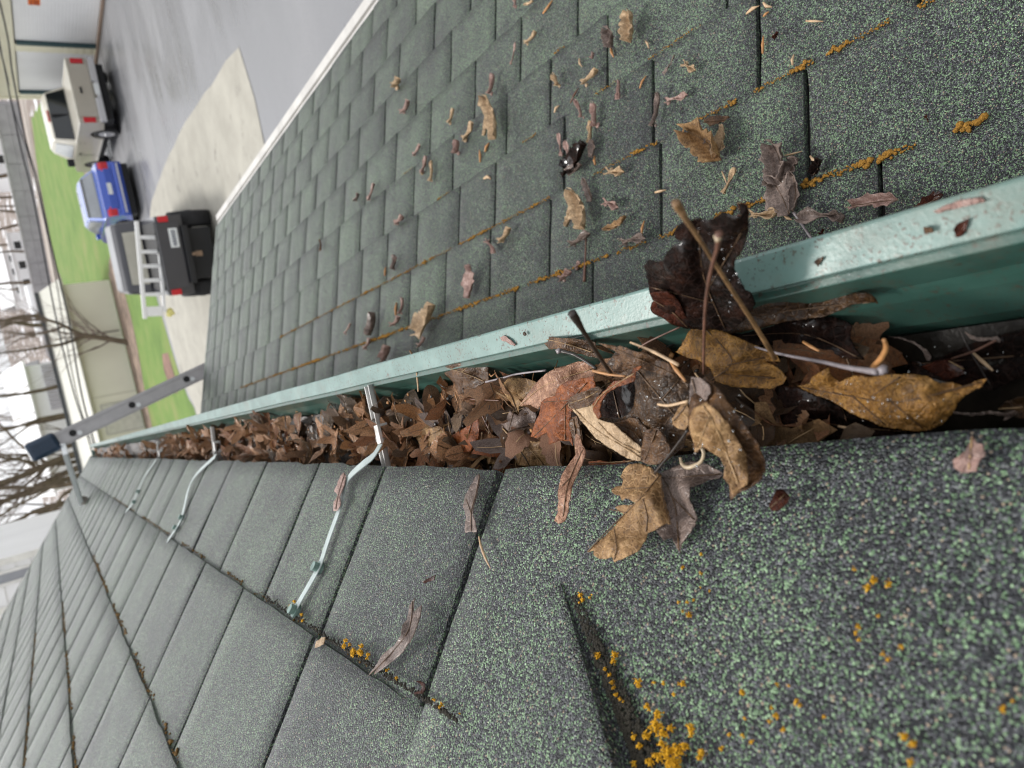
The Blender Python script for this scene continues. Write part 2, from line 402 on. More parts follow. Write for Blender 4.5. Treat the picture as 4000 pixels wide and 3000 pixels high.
# lower (porch) roof
bm = bmesh.new(); lay = bm.loops.layers.float_color.new('tint')
YL1 = 4.17
lrows = [-.02, .113, .250, .380, .505, .636, .762, .885, 1.01, 1.105]
lkeys = {1: [.451, .674, .93, 1.122], 2: [.328, .513, .69, .896, 1.112, 1.255, 1.457, 1.629, 1.802, 2.0], 3: [.345, .56, .79, .94, 1.08, 1.292, 1.488, 1.666, 1.833], 0: [.371, .60, .815, 1.03]}
rnd = random.Random(11)
for i in range(len(lrows)-1):
    s0, s1 = lrows[i], lrows[i+1]
    ks = list(lkeys.get(i, [.30+.09*(i % 2)+rnd.uniform(-.02, .02)]))
    while ks[-1] < YL1-.2: ks.append(ks[-1]+.188+rnd.uniform(-.018, .018))
    ks = [-.4, .16]+ks+[YL1]
    for a, b_ in zip(ks, ks[1:]):
        near = b_ < 1.4
        # butt edge is at the larger s (it drains away from the house)
        tab(bm, lay, P_L+U_L*0, -U_L, N_L, a+.0030, b_-.0030, -s1, -s0+.004, .0078, .0058, rnd.uniform(.2, .8), 6 if near else 3, 5 if near else 3)
lower = own(hp('porch_roof', bm, M['shingle']), house)
bm = bmesh.new()
c = P_L+U_L*.53-N_L*.0245+Y1*1.88; obox(bm, c, U_L, Y1, N_L, .56, 2.28, .022)
own(hp('porch_deck', bm, bpy.data.materials['dark roof deck']), house)
# white metal edge and gutter of the porch roof
eg = P_L+U_L*1.11
bm = bmesh.new()
for y0, y1 in ((-.4, 1.32), (1.322, 2.86), (2.862, YL1+.01)):
    prof = [(-.012, -.002), (.020, -.006), (.022, -.018), (.030, -.020), (.032, -.006), (.062, -.006), (.066, -.012), (.064, -.09), (.0, -.095), (-.012, -.09)]
    va = [bm.verts.new((eg.x+x, y0, eg.z+z)) for x, z in prof]; vb = [bm.verts.new((eg.x+x, y1, eg.z+z)) for x, z in prof]
    n = len(prof)
    for k in range(n): bm.faces.new((va[k], vb[k], vb[(k+1) % n], va[(k+1) % n]))
    bm.faces.new(va[::-1]); bm.faces.new(vb)
own(hp('porch_gutter', bm, M['white_paint']), house)
# walls of the house below the eaves
bm = bmesh.new(); box(bm, -3.2, -.16, -1.5, Y_END-.15, GZ, -.46); own(hp('wall', bm, M['wall']), house)
bm = bmesh.new(); box(bm, -.16, -.118, -1.5, Y_END-.05, -.46, -.296); own(hp('fascia', bm, M['white_paint']), house)
for y in (.2, 2.1, 4.0):
    bm = bmesh.new(); box(bm, 1.0, 1.09, y-.045, y+.045, GZ, -1.115); own(hp('porch_post', bm, M['white_paint']), house)

# mint gutter: two lengths, the near one lapped over the far one
def gutter_piece(name, y0, y1, dz, dx, parent, nseg):
    prof = [(-.1165, -.300), (-.1165, -.392), (-.104, -.398), (-.044, -.398), (-.030, -.3585), (-.0165, -.3345), (-.0100, -.3260), (-.0020, -.3060),
            (.0022, -.3062), (.0028, -.3004), (.0200, -.3000), (.0210, -.3010), (.0212, -.310), (.0200, -.3105), (.0170, -.3125), (.002, -.338), (-.010, -.352), (-.028, -.385), (-.040, -.4005), (-.105, -.4005), (-.1180, -.394), (-.1180, -.300)]
    bm = bmesh.new(); rings = []
    for i in range(nseg+1):
        y = y0+(y1-y0)*i/nseg
        wv = .0012*noise.noise(Vector((y*5, dz*99, 0)))
        rings.append([bm.verts.new((x+dx+(wv if z > -.33 and x > -.05 else 0), y, z+dz)) for x, z in prof])
    n = len(prof)
    for a, b_ in zip(rings, rings[1:]):
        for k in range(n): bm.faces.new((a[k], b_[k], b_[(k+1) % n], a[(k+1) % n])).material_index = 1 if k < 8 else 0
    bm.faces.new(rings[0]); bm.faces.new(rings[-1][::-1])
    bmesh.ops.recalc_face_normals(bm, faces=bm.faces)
    o = own(hp(name, bm, [M['gutter'], M['gutter_shade']]), parent)
    b = o.modifiers.new('b', 'BEVEL'); b.width = .0011; b.segments = 2; b.limit_method = 'ANGLE'; b.angle_limit = .6
    return o
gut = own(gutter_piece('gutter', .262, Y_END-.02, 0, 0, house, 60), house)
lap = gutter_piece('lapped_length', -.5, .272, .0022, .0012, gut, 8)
bm = bmesh.new(); box(bm, -.116, -.03, Y_END-.019, Y_END-.012, -.398, -.302); own(hp('end_cap', bm, M['gutter']), gut)
# hangers: bar across the trough, clip, strap running up on the shingles with its bolts
def ribbon(bm, pts, nrm, wdt, th=.0012):
    pts = [Vector(p) for p in pts]; prev = None
    for i, p in enumerate(pts):
        d = (pts[min(i+1, len(pts)-1)]-pts[max(i-1, 0)]).normalized(); n = nrm[i] if isinstance(nrm, list) else nrm
        a = d.cross(n).normalized(); n2 = a.cross(d)
        ww = wdt[i] if hasattr(wdt, '__len__') else wdt
        r = [bm.verts.new(p+a*ww/2+n2*th/2), bm.verts.new(p-a*ww/2+n2*th/2), bm.verts.new(p-a*ww/2-n2*th/2), bm.verts.new(p+a*ww/2-n2*th/2)]
        if prev:
            for k in range(4): bm.faces.new((prev[k], prev[(k+1) % 4], r[(k+1) % 4], r[k]))
        else: bm.faces.new(r)
        prev = r
    bm.faces.new(prev[::-1])
UPZ = Vector((0, 0, 1))
def hanger(bar, clip, strap, bolts, wbar, wstrap):
    a = at(*W0(bar[0]), 'G', -.306); b_ = at(*W0(bar[1]), 'G', -.301)
    d = (b_-a).normalized(); sidev = d.cross(UPZ).normalized()
    b_ = b_+d*.012
    bm = bmesh.new()
    L = (b_-a).length/2; mid = (a+b_)/2
    obox(bm, mid, d, sidev, UPZ, L, wbar/2, .0008)
    for s in (-1, 1): obox(bm, mid+sidev*s*(wbar/2-.0008)+UPZ*.0022, d, sidev, UPZ, L, .0008, .003)
    obox(bm, mid+UPZ*.0012, d, sidev, UPZ, L, wbar*.14, .0006)
    o = own(hp('hanger_bar', bm, M['metal']), gut)
    bm = bmesh.new(); cpt = at(*W0(clip), 'G', -.292)
    obox(bm, cpt, d, sidev, UPZ, .010, wbar*.42, .0016); obox(bm, cpt-d*.009-UPZ*.005, d, sidev, UPZ, .0012, wbar*.42, .005)
    own(hp('clip', bm, M['metal']), o)
    pts = []; nr = []
    for i, (x, y, h) in enumerate(smooth_path(strap, 5)):
        if h < 0: pts.append(at(*W0((x, y)), 'G', -.300-h)); nr.append(UPZ)
        else: pts.append(at(*W0((x, y)), 'U', h)); nr.append(N_U)
    bm = bmesh.new(); ribbon(bm, pts, nr, [wstrap*(1.22+.10*noise.noise(Vector((i*.5, wstrap*900, 0)))) for i in range(len(pts))], .0010)
    st = own(hp('strap', bm, M['strap']), gut)
    for q in bolts:
        bm = bmesh.new(); p = at(*W0(q), 'U', .011)
        tube(bm, [p-N_U*.004, p+N_U*.0005], .0070, 18); tube(bm, [p+N_U*.0005, p+N_U*.0058], .0050, 18)
        own(hp('bolt', bm, M['bolt'], smooth=False), st)
hanger(((800, 832), (838, 1003)), (818, 938), [(822, 960, .012), (806, 985, .014), (780, 1006, .016), (755, 1030, .014), (741, 1060, .0125), (736, 1090, .012), (722, 1130, .0115), (706, 1175, .011), (690, 1222, .011), (664, 1270, .011), (630, 1328, .011)],
       [(686, 1226), (636, 1318)], .0125, .0085)
hanger(((460, 922), (470, 1004)), (464, 965), [(466, 985, .012), (431, 1017, .014), (415, 1038, .013), (406, 1061, .012), (399, 1092, .011), (391, 1122, .011), (378, 1145, .011), (362, 1168, .011)], [(392, 1118), (379, 1140)], .012, .010)
hanger(((342, 955), (346, 1004)), (344, 980), [(338, 992, .012), (322, 1015, .013), (312, 1030, .012), (302, 1052, .011), (294, 1072, .011), (285, 1089, .011), (272, 1105, .011)], [(298, 1062), (289, 1084)], .012, .011)

# dark water and leaf mulch lying in the trough
bm = bmesh.new(); box(bm, -.1155, -.034, -.45, .50, -.396, -.3655)
tag(obj('water', bm, M['water']), kind='structure')
bm = bmesh.new(); n1, n2 = 260, 8; g = []
for i in range(n1+1):
    t = i/n1; y = .22+(Y_END-.04-.22)*t*t
    row = []
    for j in range(n2+1):
        x = -.1155+(.1155-.026)*j/n2
        top = -.372+.030*sstep(.26, .50, y)
        z = top+.013*noise.noise(Vector((x*60, y*60, 1)))+.008*noise.noise(Vector((x*150, y*150, 5)))
        row.append(bm.verts.new((min(x, -.018), y, z)))
    g.append(row)
for i in range(n1):
    for j in range(n2): bm.faces.new((g[i][j], g[i+1][j], g[i+1][j+1], g[i][j+1]))
tag(obj('leaf_mulch', bm, M['mulch'], smooth=True), 'dark soaked mulch of rotted leaves along the bottom of the mint gutter', 'leaf mulch', kind='stuff')

# ================================================================== LEAVES AND TWIGS IN THE FOREGROUND
def hfun(base, h0, gx=0, gy=0, c=(0, 0), bumps=()):
    """height field over photo pixels: h0 + slope + soft bumps (metres)"""
    def f(x, y):
        h = h0+gx*(x-c[0])+gy*(y-c[1])
        for bx, by, r, a in bumps:
            d2 = ((x-bx)**2+(y-by)**2)/(r*r); h += a*math.exp(-d2)
        return h
    f.base = base; return f
def poly_mesh(bm, pts, f, step=13.0, ragged=1.6, mi=0, seed=0, crinkle=.0012, veins=(), quilt=.0024):
    """fill a closed outline (photo pixels) with a crumpled sheet standing at its own depth"""
    o = []
    n = len(pts)
    for i in range(n):
        a = Vector(pts[i]); b = Vector(pts[(i+1) % n]); L = (b-a).length; k = max(1, int(L/(step*.6)))
        for j in range(k):
            p = a.lerp(b, j/k)
            if j: p = p+Vector((noise.noise(Vector((p.x*.06, p.y*.06, seed))), noise.noise(Vector((p.x*.06, p.y*.06, seed+9)))))*ragged*1.6
            o.append(p)
    xs = [p.x for p in o]; ys = [p.y for p in o]; m = len(o)
    co = list(o); yy = min(ys)+step*.5; r = 0
    while yy < max(ys):
        xx = min(xs)+step*(.25+.5*(r % 2))
        while xx < max(xs):
            ins = False; j = m-1
            for i in range(m):
                if (o[i].y > yy) != (o[j].y > yy) and xx < (o[j].x-o[i].x)*(yy-o[i].y)/(o[j].y-o[i].y+1e-12)+o[i].x: ins = not ins
                j = i
            if ins: co.append(Vector((xx, yy)))
            xx += step
        yy += step*.87; r += 1
    vs, es, fs, *_ = delaunay_2d_cdt(co, [(i, (i+1) % m) for i in range(m)], [list(range(m))], 1, 1e-4)
    vl = [[Vector(q) for q in v] for v in veins]
    def P(x, y):
        p = Vector((x, y)); dm = 1e9
        for v in vl:
            for a, b in zip(v, v[1:]):
                ab = b-a; tt = max(0, min(1, (p-a).dot(ab)/max(ab.length_squared, 1e-9))); dm = min(dm, (p-a-ab*tt).length)
        h = f(x, y)+(quilt*(1-math.exp(-(dm/26)**2)) if vl else 0)+crinkle*noise.noise(Vector((x*.013, y*.013, seed+3)))+crinkle*.5*noise.noise(Vector((x*.04, y*.04, seed+5)))
        return at(x, y, f.base, h)
    bv = [bm.verts.new(P(v.x, v.y)) for v in vs]
    for t in fs:
        try: bm.faces.new([bv[i] for i in t]).material_index = mi
        except ValueError: pass
    return P
def vein_strip(bm, P, pts, w, mi=1):
    pts = smooth_path(pts, 5); N = len(pts); prev = None
    for i, p in enumerate(pts):
        a = Vector(pts[max(i-1, 0)]); b = Vector(pts[min(i+1, N-1)]); d = (b-a).normalized(); nn_ = Vector((-d.y, d.x))
        ww = w*(1-.75*i/(N-1))
        q = []
        for s, hgt in ((-1, .9992), (0, .9972), (1, .9992)):
            xy = Vector(p)+nn_*s*ww; q.append(bm.verts.new(P(xy.x, xy.y)*hgt))
        if prev:
            for k in (0, 1): bm.faces.new((prev[k], prev[k+1], q[k+1], q[k])).material_index = mi
        prev = q
HERO = []
def leaf(name, label, W, outline, f, mat, veins=(), vw=3.0, vmat='vein', cat='leaf', group=None, step=13.0, ragged=2.2, crinkle=.0020, th=.0005, parent=None, stalks=()):
    pts = [W(p) for p in outline]
    bm = bmesh.new()
    P = poly_mesh(bm, pts, f, step, ragged, 0, len(HERO)*3.3, crinkle, [[W(p) for p in v] for v in veins])
    bmesh.ops.recalc_face_normals(bm, faces=bm.faces)
    # face the camera
    if sum(fc.normal.dot(fc.calc_center_median())*fc.calc_area() for fc in bm.faces) > 0: bmesh.ops.reverse_faces(bm, faces=bm.faces)
    for v in veins: vein_strip(bm, P, [W(p) for p in v], vw*.55)
    for pth, rr in stalks: tube(bm, [P(*W(p))*.995 for p in smooth_path(pth, 4)], rr, 6, 1)
    ctr = sum((v.co for v in bm.verts), Vector())/len(bm.verts)
    if parent is None:
        o = obj(name, bm, [L_[mat], M[vmat]], None, True, origin=ctr); tag(o, label, cat, group)
    else:
        o = obj(name, bm, [L_[mat], M[vmat]], None, True, origin=ctr); o.parent = parent; o.location = ctr-parent.location
    s = o.modifiers.new('thickness', 'SOLIDIFY'); s.thickness = th; s.offset = -1
    HERO.append(o); return o
def twig(name, label, W, path, base, mat, cat='twig', n=8, knob=None, group=None):
    """path: (x, y, height, radius in photo px of the window)"""
    k = (W((1, 0))[0]-W((0, 0))[0])
    bm = bmesh.new(); sp = smooth_path(path, 5); pts = []; rr = []
    for x, y, h, r in sp:
        p = at(*W((x, y)), base, h); pts.append(p); rr.append(r*k*p.length/FPX)
    rr = [r*(1+.12*noise.noise(Vector((i*.9, 3, r*99)))) for i, r in enumerate(rr)]
    tube(bm, pts, rr, n)
    if knob:
        (x, y, h, r), km = knob
        p = at(*W((x, y)), base, h); lump(bm, p, r*k*p.length/FPX, .9, 3, sub=2, mi=1, amp=.6)
    ctr = sum((v.co for v in bm.verts), Vector())/len(bm.verts)
    o = obj(name, bm, [M[mat], M[knob[1] if knob else mat]], None, True, origin=ctr)
    return tag(o, label, cat, group)

# --- the heap in the trough, from the far side to the near side
leaf('leaf', 'speckled brown leaf with a pointed lobe leaning on the mint gutter lip', WD, [(290, 495), (400, 505), (520, 500), (690, 480), (730, 560), (730, 680), (560, 770), (430, 820), (385, 835), (432, 770), (420, 720), (320, 610), (292, 560)],
     hfun('G', -.318, 0, 0, (0, 0), [(1800, 1440, 60, .010), (1740, 1420, 40, .008)]), 'brown', [[(300, 560), (480, 600), (700, 690)], [(480, 600), (560, 540)]], 3)
leaf('leaf', 'narrow brown leaf lying along the gutter lip below the dark bent twig', WD, [(1215, 285), (1250, 270), (1400, 285), (1600, 300), (1720, 330), (1740, 470), (1640, 450), (1500, 410), (1380, 385), (1290, 390), (1250, 340)],
     hfun('G', -.303, 0, 0, (0, 0), [(2200, 1340, 60, .008)]), 'brown', [[(1230, 290), (1450, 340), (1700, 420)]], 3)
leaf('leaf', 'large tan leaf with pale veins lying flat against the shingle edge', WD, [(725, 1395), (860, 1280), (890, 1230), (1020, 1230), (1150, 1240), (1300, 1250), (1440, 1300), (1430, 1380), (1420, 1485), (1250, 1475), (1000, 1470), (740, 1450)],
     hfun('G', -.322, 0, 0, (0, 0), [(2060, 1760, 80, .008)]), 'tan', [[(1440, 1320), (1150, 1330), (890, 1400)], [(890, 1240), (885, 1440)], [(1090, 1290), (1240, 1460)], [(1060, 1300), (1000, 1460)]], 3)
leaf('leaf', 'greyish tan leaf with raised veins in the middle of the packed gutter', WD, [(730, 960), (760, 930), (850, 900), (1000, 1000), (1060, 920), (1150, 930), (1180, 1000), (1130, 1150), (1080, 1210), (900, 1230), (860, 1150), (850, 1080), (740, 1050)],
     hfun('G', -.325, 0, 0, (0, 0), [(2010, 1650, 60, .012)]), 'grey', [[(900, 1220), (940, 1050), (980, 900)], [(905, 1200), (1110, 1090)], [(900, 1200), (860, 1090)]], 3, 'vein_dark')
leaf('leaf', 'folded speckled tan leaf standing between two veined tan leaves', WD, [(830, 680), (880, 670), (950, 650), (1080, 660), (1190, 700), (1150, 750), (1080, 830), (1010, 920), (1010, 1010), (970, 920), (890, 820), (840, 740)],
     hfun('G', -.318, 0, 0, (0, 0), [(1990, 1520, 40, .012)]), 'tan', [[(850, 690), (930, 800), (1000, 980)]], 3, 'vein_dark')
leaf('leaf', 'tan scrap of leaf half hidden below the rolled brown leaf', WD, [(1600, 1290), (1690, 1200), (1780, 1230), (1890, 1310), (1860, 1430), (1700, 1440), (1620, 1410)], hfun('G', -.325), 'tan', [[(1620, 1300), (1850, 1400)]], 2, 'vein_dark')
leaf('leaf', 'tan leaf with a brown corner next to the single hanger bar', WD, [(50, 1210), (140, 1120), (280, 1100), (370, 1070), (385, 1110), (290, 1200), (270, 1270), (180, 1330), (90, 1270)], hfun('G', -.320, 0, 0, (0, 0), [(1690, 1700, 50, .008)]), 'tan', [[(370, 1080), (200, 1180), (80, 1240)]], 2, 'vein_dark')
leaf('leaf', 'curled orange scrap of leaf with a grey folded tip', WD, [(380, 1190), (560, 1090), (625, 960), (640, 1100), (640, 1210), (560, 1340), (490, 1355), (470, 1300)], hfun('G', -.314, 0, 0, (0, 0), [(1840, 1720, 30, .008)]), 'orange', [[(490, 1340), (600, 1000)]], 2, 'vein_dark')
leaf('leaf', 'pinkish speckled leaf with an arched back beside the orange leaf', WD, [(1010, 915), (1080, 820), (1150, 730), (1220, 650), (1300, 590), (1400, 550), (1560, 500), (1640, 510), (1700, 560), (1720, 660), (1560, 690), (1450, 740), (1390, 800), (1350, 850), (1270, 880), (1220, 900), (1190, 945), (1120, 905)],
     hfun('G', -.305, 0, 0, (0, 0), [(2170, 1490, 70, .012)]), 'pink', [[(1015, 915), (1260, 720), (1690, 570)]], 3)
leaf('leaf', 'upright orange brown leaf with a wavy edge and pointed lower lobes', WD, [(1120, 1200), (1140, 1130), (1165, 1060), (1200, 980), (1215, 880), (1270, 840), (1350, 820), (1360, 760), (1400, 720), (1470, 680), (1620, 660), (1700, 640), (1720, 760), (1640, 860), (1540, 920), (1500, 960), (1480, 1060), (1500, 1180), (1510, 1285), (1480, 1240), (1450, 1240), (1380, 1235), (1300, 1270), (1285, 1270), (1290, 1210), (1270, 1160), (1180, 1210)],
     hfun('G', -.292, 0, 0, (0, 0), [(2200, 1640, 90, .008)]), 'orange', [[(1640, 700), (1400, 950), (1150, 1200)], [(1440, 900), (1440, 1230)], [(1500, 860), (1240, 880)]], 3, 'vein_dark')
# mustard leaf behind the two crossing twigs, and the dark pair under the lip
leaf('leaf', 'dark brown leaf lying under the lapped joint with its tip reaching right', WH, [(-420, 800), (-200, 860), (0, 880), (200, 862), (420, 850), (560, 880), (700, 890), (800, 915), (900, 890), (1000, 900), (1055, 945), (1065, 982), (1020, 960), (900, 970), (760, 1030), (640, 1075), (480, 1100), (300, 1130), (100, 1180), (-160, 1230), (-400, 1200), (-520, 1000)],
     hfun('G', -.322, 0, 0, (0, 0), [(3000, 1180, 120, .012), (3380, 1160, 60, .008)]), 'deep', [[(-200, 1150), (300, 1040), (1050, 960)]], 3, 'vein_dark')
leaf('leaf', 'blackish brown pointed leaf below the dark leaf at the lapped joint', WH, [(-300, 1180), (0, 1190), (300, 1130), (600, 1078), (700, 1080), (800, 1110), (862, 1150), (848, 1250), (880, 1330), (955, 1420), (800, 1400), (620, 1330), (450, 1340), (200, 1300), (-200, 1300)],
     hfun('G', -.335, 0, 0, (0, 0), [(3150, 1270, 90, .008)]), 'dark', [[(0, 1230), (500, 1220), (930, 1410)]], 3, 'vein_dark')
leaf('leaf', 'mustard leaf with black specks behind the two crossing twigs', WB, [(1275, 175), (1330, 120), (1390, 0), (1440, -60), (1530, -80), (1560, -40), (1700, -20), (1850, 40), (2000, 110), (2110, 150), (2210, 200), (2240, 270), (2110, 262), (2180, 300), (2230, 340), (2300, 410), (2270, 470), (2150, 520), (2000, 510), (1800, 500), (1650, 450), (1600, 330), (1480, 250), (1380, 230)],
     hfun('G', -.318, 0, 0, (0, 0), [(2850, 1430, 130, .016), (2740, 1330, 60, .006)]), 'mustard', [[(1600, 440), (1800, 260), (1560, -30)], [(1750, 300), (2100, 230)], [(1700, 380), (2200, 420)]], 3, 'vein_dark')
leaf('leaf', 'black brown sodden leaf below the two mustard leaves, shade put into its colour', WC, [(-220, 560), (0, 630), (200, 600), (430, 630), (600, 700), (800, 800), (980, 860), (1080, 910), (1500, 950), (1440, 1000), (1000, 1020), (700, 1040), (400, 1062), (150, 1070), (60, 960), (0, 850), (-100, 760), (-260, 700)],
     hfun('G', -.332, 0, 0, (0, 0), [(3100, 1560, 130, .006)]), 'dark', [[(-100, 650), (600, 900), (1300, 980)]], 3, 'vein_dark')  # near-black colour carries the shade under the mustard leaves
leaf('leaf', 'long mustard leaf with a pointed right tip floating beside the shingles', WC, [(430, 620), (520, 600), (545, 550), (640, 490), (682, 472), (692, 530), (760, 590), (870, 535), (1000, 548), (1150, 530), (1300, 525), (1450, 540), (1500, 575), (1550, 600), (1650, 592), (1750, 628), (1830, 582), (1918, 565), (1880, 622), (1760, 685), (1700, 745), (1640, 850), (1560, 930), (1480, 968), (1350, 975), (1200, 955), (1080, 935), (980, 885), (850, 835), (700, 735), (600, 700), (500, 660)],
     hfun('G', -.325, 0, 0, (0, 0), [(3550, 1560, 160, .016), (3220, 1460, 40, .008)]), 'mustard', [[(470, 630), (800, 690), (1250, 740), (1880, 585)], [(850, 690), (1120, 920)], [(1150, 730), (1420, 950)], [(1000, 710), (1240, 550)]], 3.5, 'vein_dark')
# rolled leaf: lit rim, shaded body and dark opening are put into the leaf colours
rolled = leaf('rolled_leaf', 'big brown leaf rolled into a tube with a pale curled rim', WB, [(640, 290), (720, 180), (700, 140), (760, 120), (880, 170), (1000, 200), (1200, 290), (1310, 400), (1400, 480), (1410, 700), (1385, 900), (1360, 1050), (1200, 1185), (1130, 1190), (1000, 1205), (958, 1195), (940, 1080), (820, 1040), (700, 960), (600, 870), (540, 800), (560, 760), (640, 790), (740, 800), (830, 760), (890, 680), (905, 560), (900, 440), (840, 400), (760, 400)],
     hfun('G', -.277, 0, 0, (0, 0), [(2580, 1560, 130, .010), (2520, 1400, 60, .004)]), 'deep', [[(1380, 900), (1150, 620), (760, 160)], [(1250, 740), (960, 1170)], [(1150, 620), (1320, 420)]], 3, 'vein_dark')
leaf('rim', None, WB, [(283, 650), (292, 690), (330, 712), (430, 690), (512, 662), (520, 740), (560, 800), (620, 822), (700, 838), (760, 900), (860, 985), (960, 1068), (955, 1185), (880, 1178), (780, 1135), (650, 1055), (520, 955), (420, 835), (340, 735)],
     hfun('G', -.268, 0, 0, (0, 0), [(2260, 1600, 60, -.006), (2420, 1720, 60, .004)]), 'pale', [[(330, 700), (560, 910), (950, 1150)], [(560, 830), (720, 990), (950, 1110)]], 2, 'vein', parent=rolled)
leaf('inner_blade', None, WB, [(560, 815), (640, 830), (700, 838), (790, 815), (850, 785), (930, 800), (1020, 900), (1100, 1000), (1135, 1185), (1040, 1200), (960, 1190), (960, 1070), (880, 1050), (780, 1010), (690, 945)],
     hfun('G', -.272), 'brown', [[(600, 840), (800, 930), (950, 1060)], [(700, 840), (900, 930), (1050, 1150)]], 2.4, 'vein_dark', parent=rolled)
leaf('tube_wall', None, WB, [(505, 660), (560, 590), (640, 520), (700, 455), (790, 425), (860, 390), (885, 330), (950, 305), (958, 322), (905, 372), (893, 440), (810, 480), (720, 510), (640, 560), (585, 640), (570, 710), (590, 780), (560, 800), (520, 740)],
     hfun('G', -.262), 'orange', [[(515, 690), (600, 570), (760, 455), (890, 380)]], 2.4, 'vein', parent=rolled)
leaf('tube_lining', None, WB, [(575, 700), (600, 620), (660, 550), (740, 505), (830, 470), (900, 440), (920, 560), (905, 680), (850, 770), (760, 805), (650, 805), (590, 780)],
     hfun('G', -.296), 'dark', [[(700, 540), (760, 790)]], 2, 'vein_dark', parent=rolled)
leaf('folded_lobe', None, WB, [(285, 640), (300, 600), (350, 570), (430, 545), (560, 500), (600, 530), (560, 590), (510, 655), (430, 690), (335, 705), (295, 685)],
     hfun('G', -.270), 'brown', [[(300, 650), (430, 610), (560, 540)]], 2, 'vein', parent=rolled)
# the pair resting on the roof edge
leaf('leaf', 'purplish grey wet maple leaf under the tan one on the near shingles', WE, [(960, 300), (1080, 240), (1200, 200), (1330, 225), (1455, 300), (1430, 332), (1350, 342), (1250, 392), (1200, 402), (1190, 500), (1220, 570), (1252, 650), (1240, 700), (1180, 780), (1130, 850), (1117, 925), (1088, 880), (1060, 800), (990, 825), (925, 745), (1000, 640), (980, 450)],
     hfun('U', .011, 0, 0, (0, 0), [(2680, 1900, 60, .008), (2640, 2080, 40, -.003)]), 'grey', [[(980, 330), (1080, 560), (1110, 900)], [(990, 340), (1440, 305)], [(1040, 470), (1230, 660)]], 3, 'vein_dark')
leaf('leaf', 'tan maple leaf with torn lobes and long midrib lying on the near shingles', WE, [(700, 245), (720, 225), (800, 218), (880, 245), (930, 290), (968, 305), (978, 400), (992, 500), (1030, 600), (1052, 700), (1010, 690), (930, 740), (862, 770), (842, 830), (800, 905), (700, 955), (600, 997), (585, 958), (540, 972), (480, 968), (440, 940), (446, 905), (388, 918), (430, 880), (520, 800), (600, 720), (640, 650), (680, 622), (640, 600), (608, 568), (640, 552), (740, 550), (765, 530), (690, 492), (660, 512), (645, 470), (600, 462), (578, 432), (612, 402), (658, 398), (672, 350), (650, 325), (665, 300)],
     hfun('U', .017, 0, 0, (0, 0), [(2520, 1960, 70, .008), (2400, 2130, 40, .005)]), 'tan', [[(962, 305), (820, 480), (640, 660), (392, 915)], [(825, 500), (860, 640), (850, 760)], [(968, 330), (985, 500), (1048, 695)], [(700, 610), (560, 580)], [(880, 410), (680, 420)], [(600, 740), (620, 880), (600, 980)]], 4, 'vein_dark')
leaf('leaf', 'brown leaf draped over the shingle edge with beads of water', WB, [(1410, 640), (1440, 520), (1480, 440), (1560, 410), (1620, 470), (1680, 520), (1740, 600), (1850, 760), (1950, 900), (2040, 1030), (2098, 1180), (2105, 1265), (2060, 1362), (1950, 1442), (1845, 1490), (1785, 1558), (1780, 1470), (1772, 1405), (1715, 1345), (1727, 1250), (1690, 1160), (1640, 1130), (1580, 1092), (1525, 1060), (1470, 1112), (1447, 1122), (1442, 1020), (1410, 930), (1395, 820), (1400, 720)],
     hfun('G', -.255, 0, 0, (0, 0), [(2760, 1640, 90, .012), (2960, 1800, 70, -.010)]), 'brown', [[(1500, 450), (1640, 800), (1960, 1400)], [(1580, 640), (1450, 1090)], [(1720, 960), (2060, 1240)]], 3.4, 'vein_dark')
leaf('leaf_lit_side', 'tan folded lit side of the draped leaf, light put into its colour', WB, [(1405, 800), (1440, 700), (1560, 640), (1660, 720), (1780, 860), (1860, 1010), (1930, 1120), (1945, 1290), (1935, 1400), (1850, 1470), (1800, 1500), (1778, 1400), (1722, 1340), (1733, 1250), (1695, 1155), (1640, 1125), (1580, 1085), (1525, 1052), (1470, 1105), (1452, 1110), (1448, 1020), (1415, 930), (1400, 850)],
     hfun('G', -.2525, 0, 0, (0, 0), [(2760, 1640, 90, .012), (2960, 1800, 70, -.010)]), 'tan', [[(1520, 660), (1660, 900), (1860, 1400)], [(1590, 780), (1480, 1060)]], 3, 'vein', parent=HERO[-1])  # tan paints the lit face, the brown blade around it the shaded one
leaf('leaf', 'dark wet leaf standing upright over the mint gutter lip, tallest in the heap', WA, [(1090, 415), (1220, 375), (1370, 375), (1470, 300), (1560, 350), (1650, 350), (1628, 280), (1610, 225), (1700, 240), (1722, 330), (1715, 460), (1680, 600), (1640, 700), (1590, 740), (1580, 830), (1610, 900), (1680, 1030), (1740, 1060), (1780, 1160), (1700, 1290), (1560, 1400), (1300, 1395), (1130, 1382), (1000, 1340), (930, 1290), (880, 1270), (830, 1240), (805, 1190), (835, 1130), (800, 1060), (785, 960), (765, 900), (770, 860), (742, 810), (790, 745), (870, 770), (930, 750), (960, 670), (1040, 610), (1100, 580), (1040, 545), (1028, 490), (1060, 430)],
     hfun('G', -.293, 0, -.000115, (2700, 1280), [(2640, 1060, 120, .010), (2880, 850, 50, .008)]), 'dark', [[(1500, 1390), (1300, 900), (1250, 420)], [(1400, 1150), (820, 1000)], [(1350, 1000), (1650, 500)]], 3.4, 'vein_dark', ragged=3.0)
leaf('torn_edge', None, WA, [(1610, 225), (1650, 222), (1700, 240), (1722, 330), (1660, 352), (1620, 335), (1560, 352), (1470, 305), (1490, 330), (1560, 362), (1650, 356), (1625, 285)], hfun('G', -.2505, 0, -.000115, (2700, 880)), 'orange', [], parent=HERO[-1])
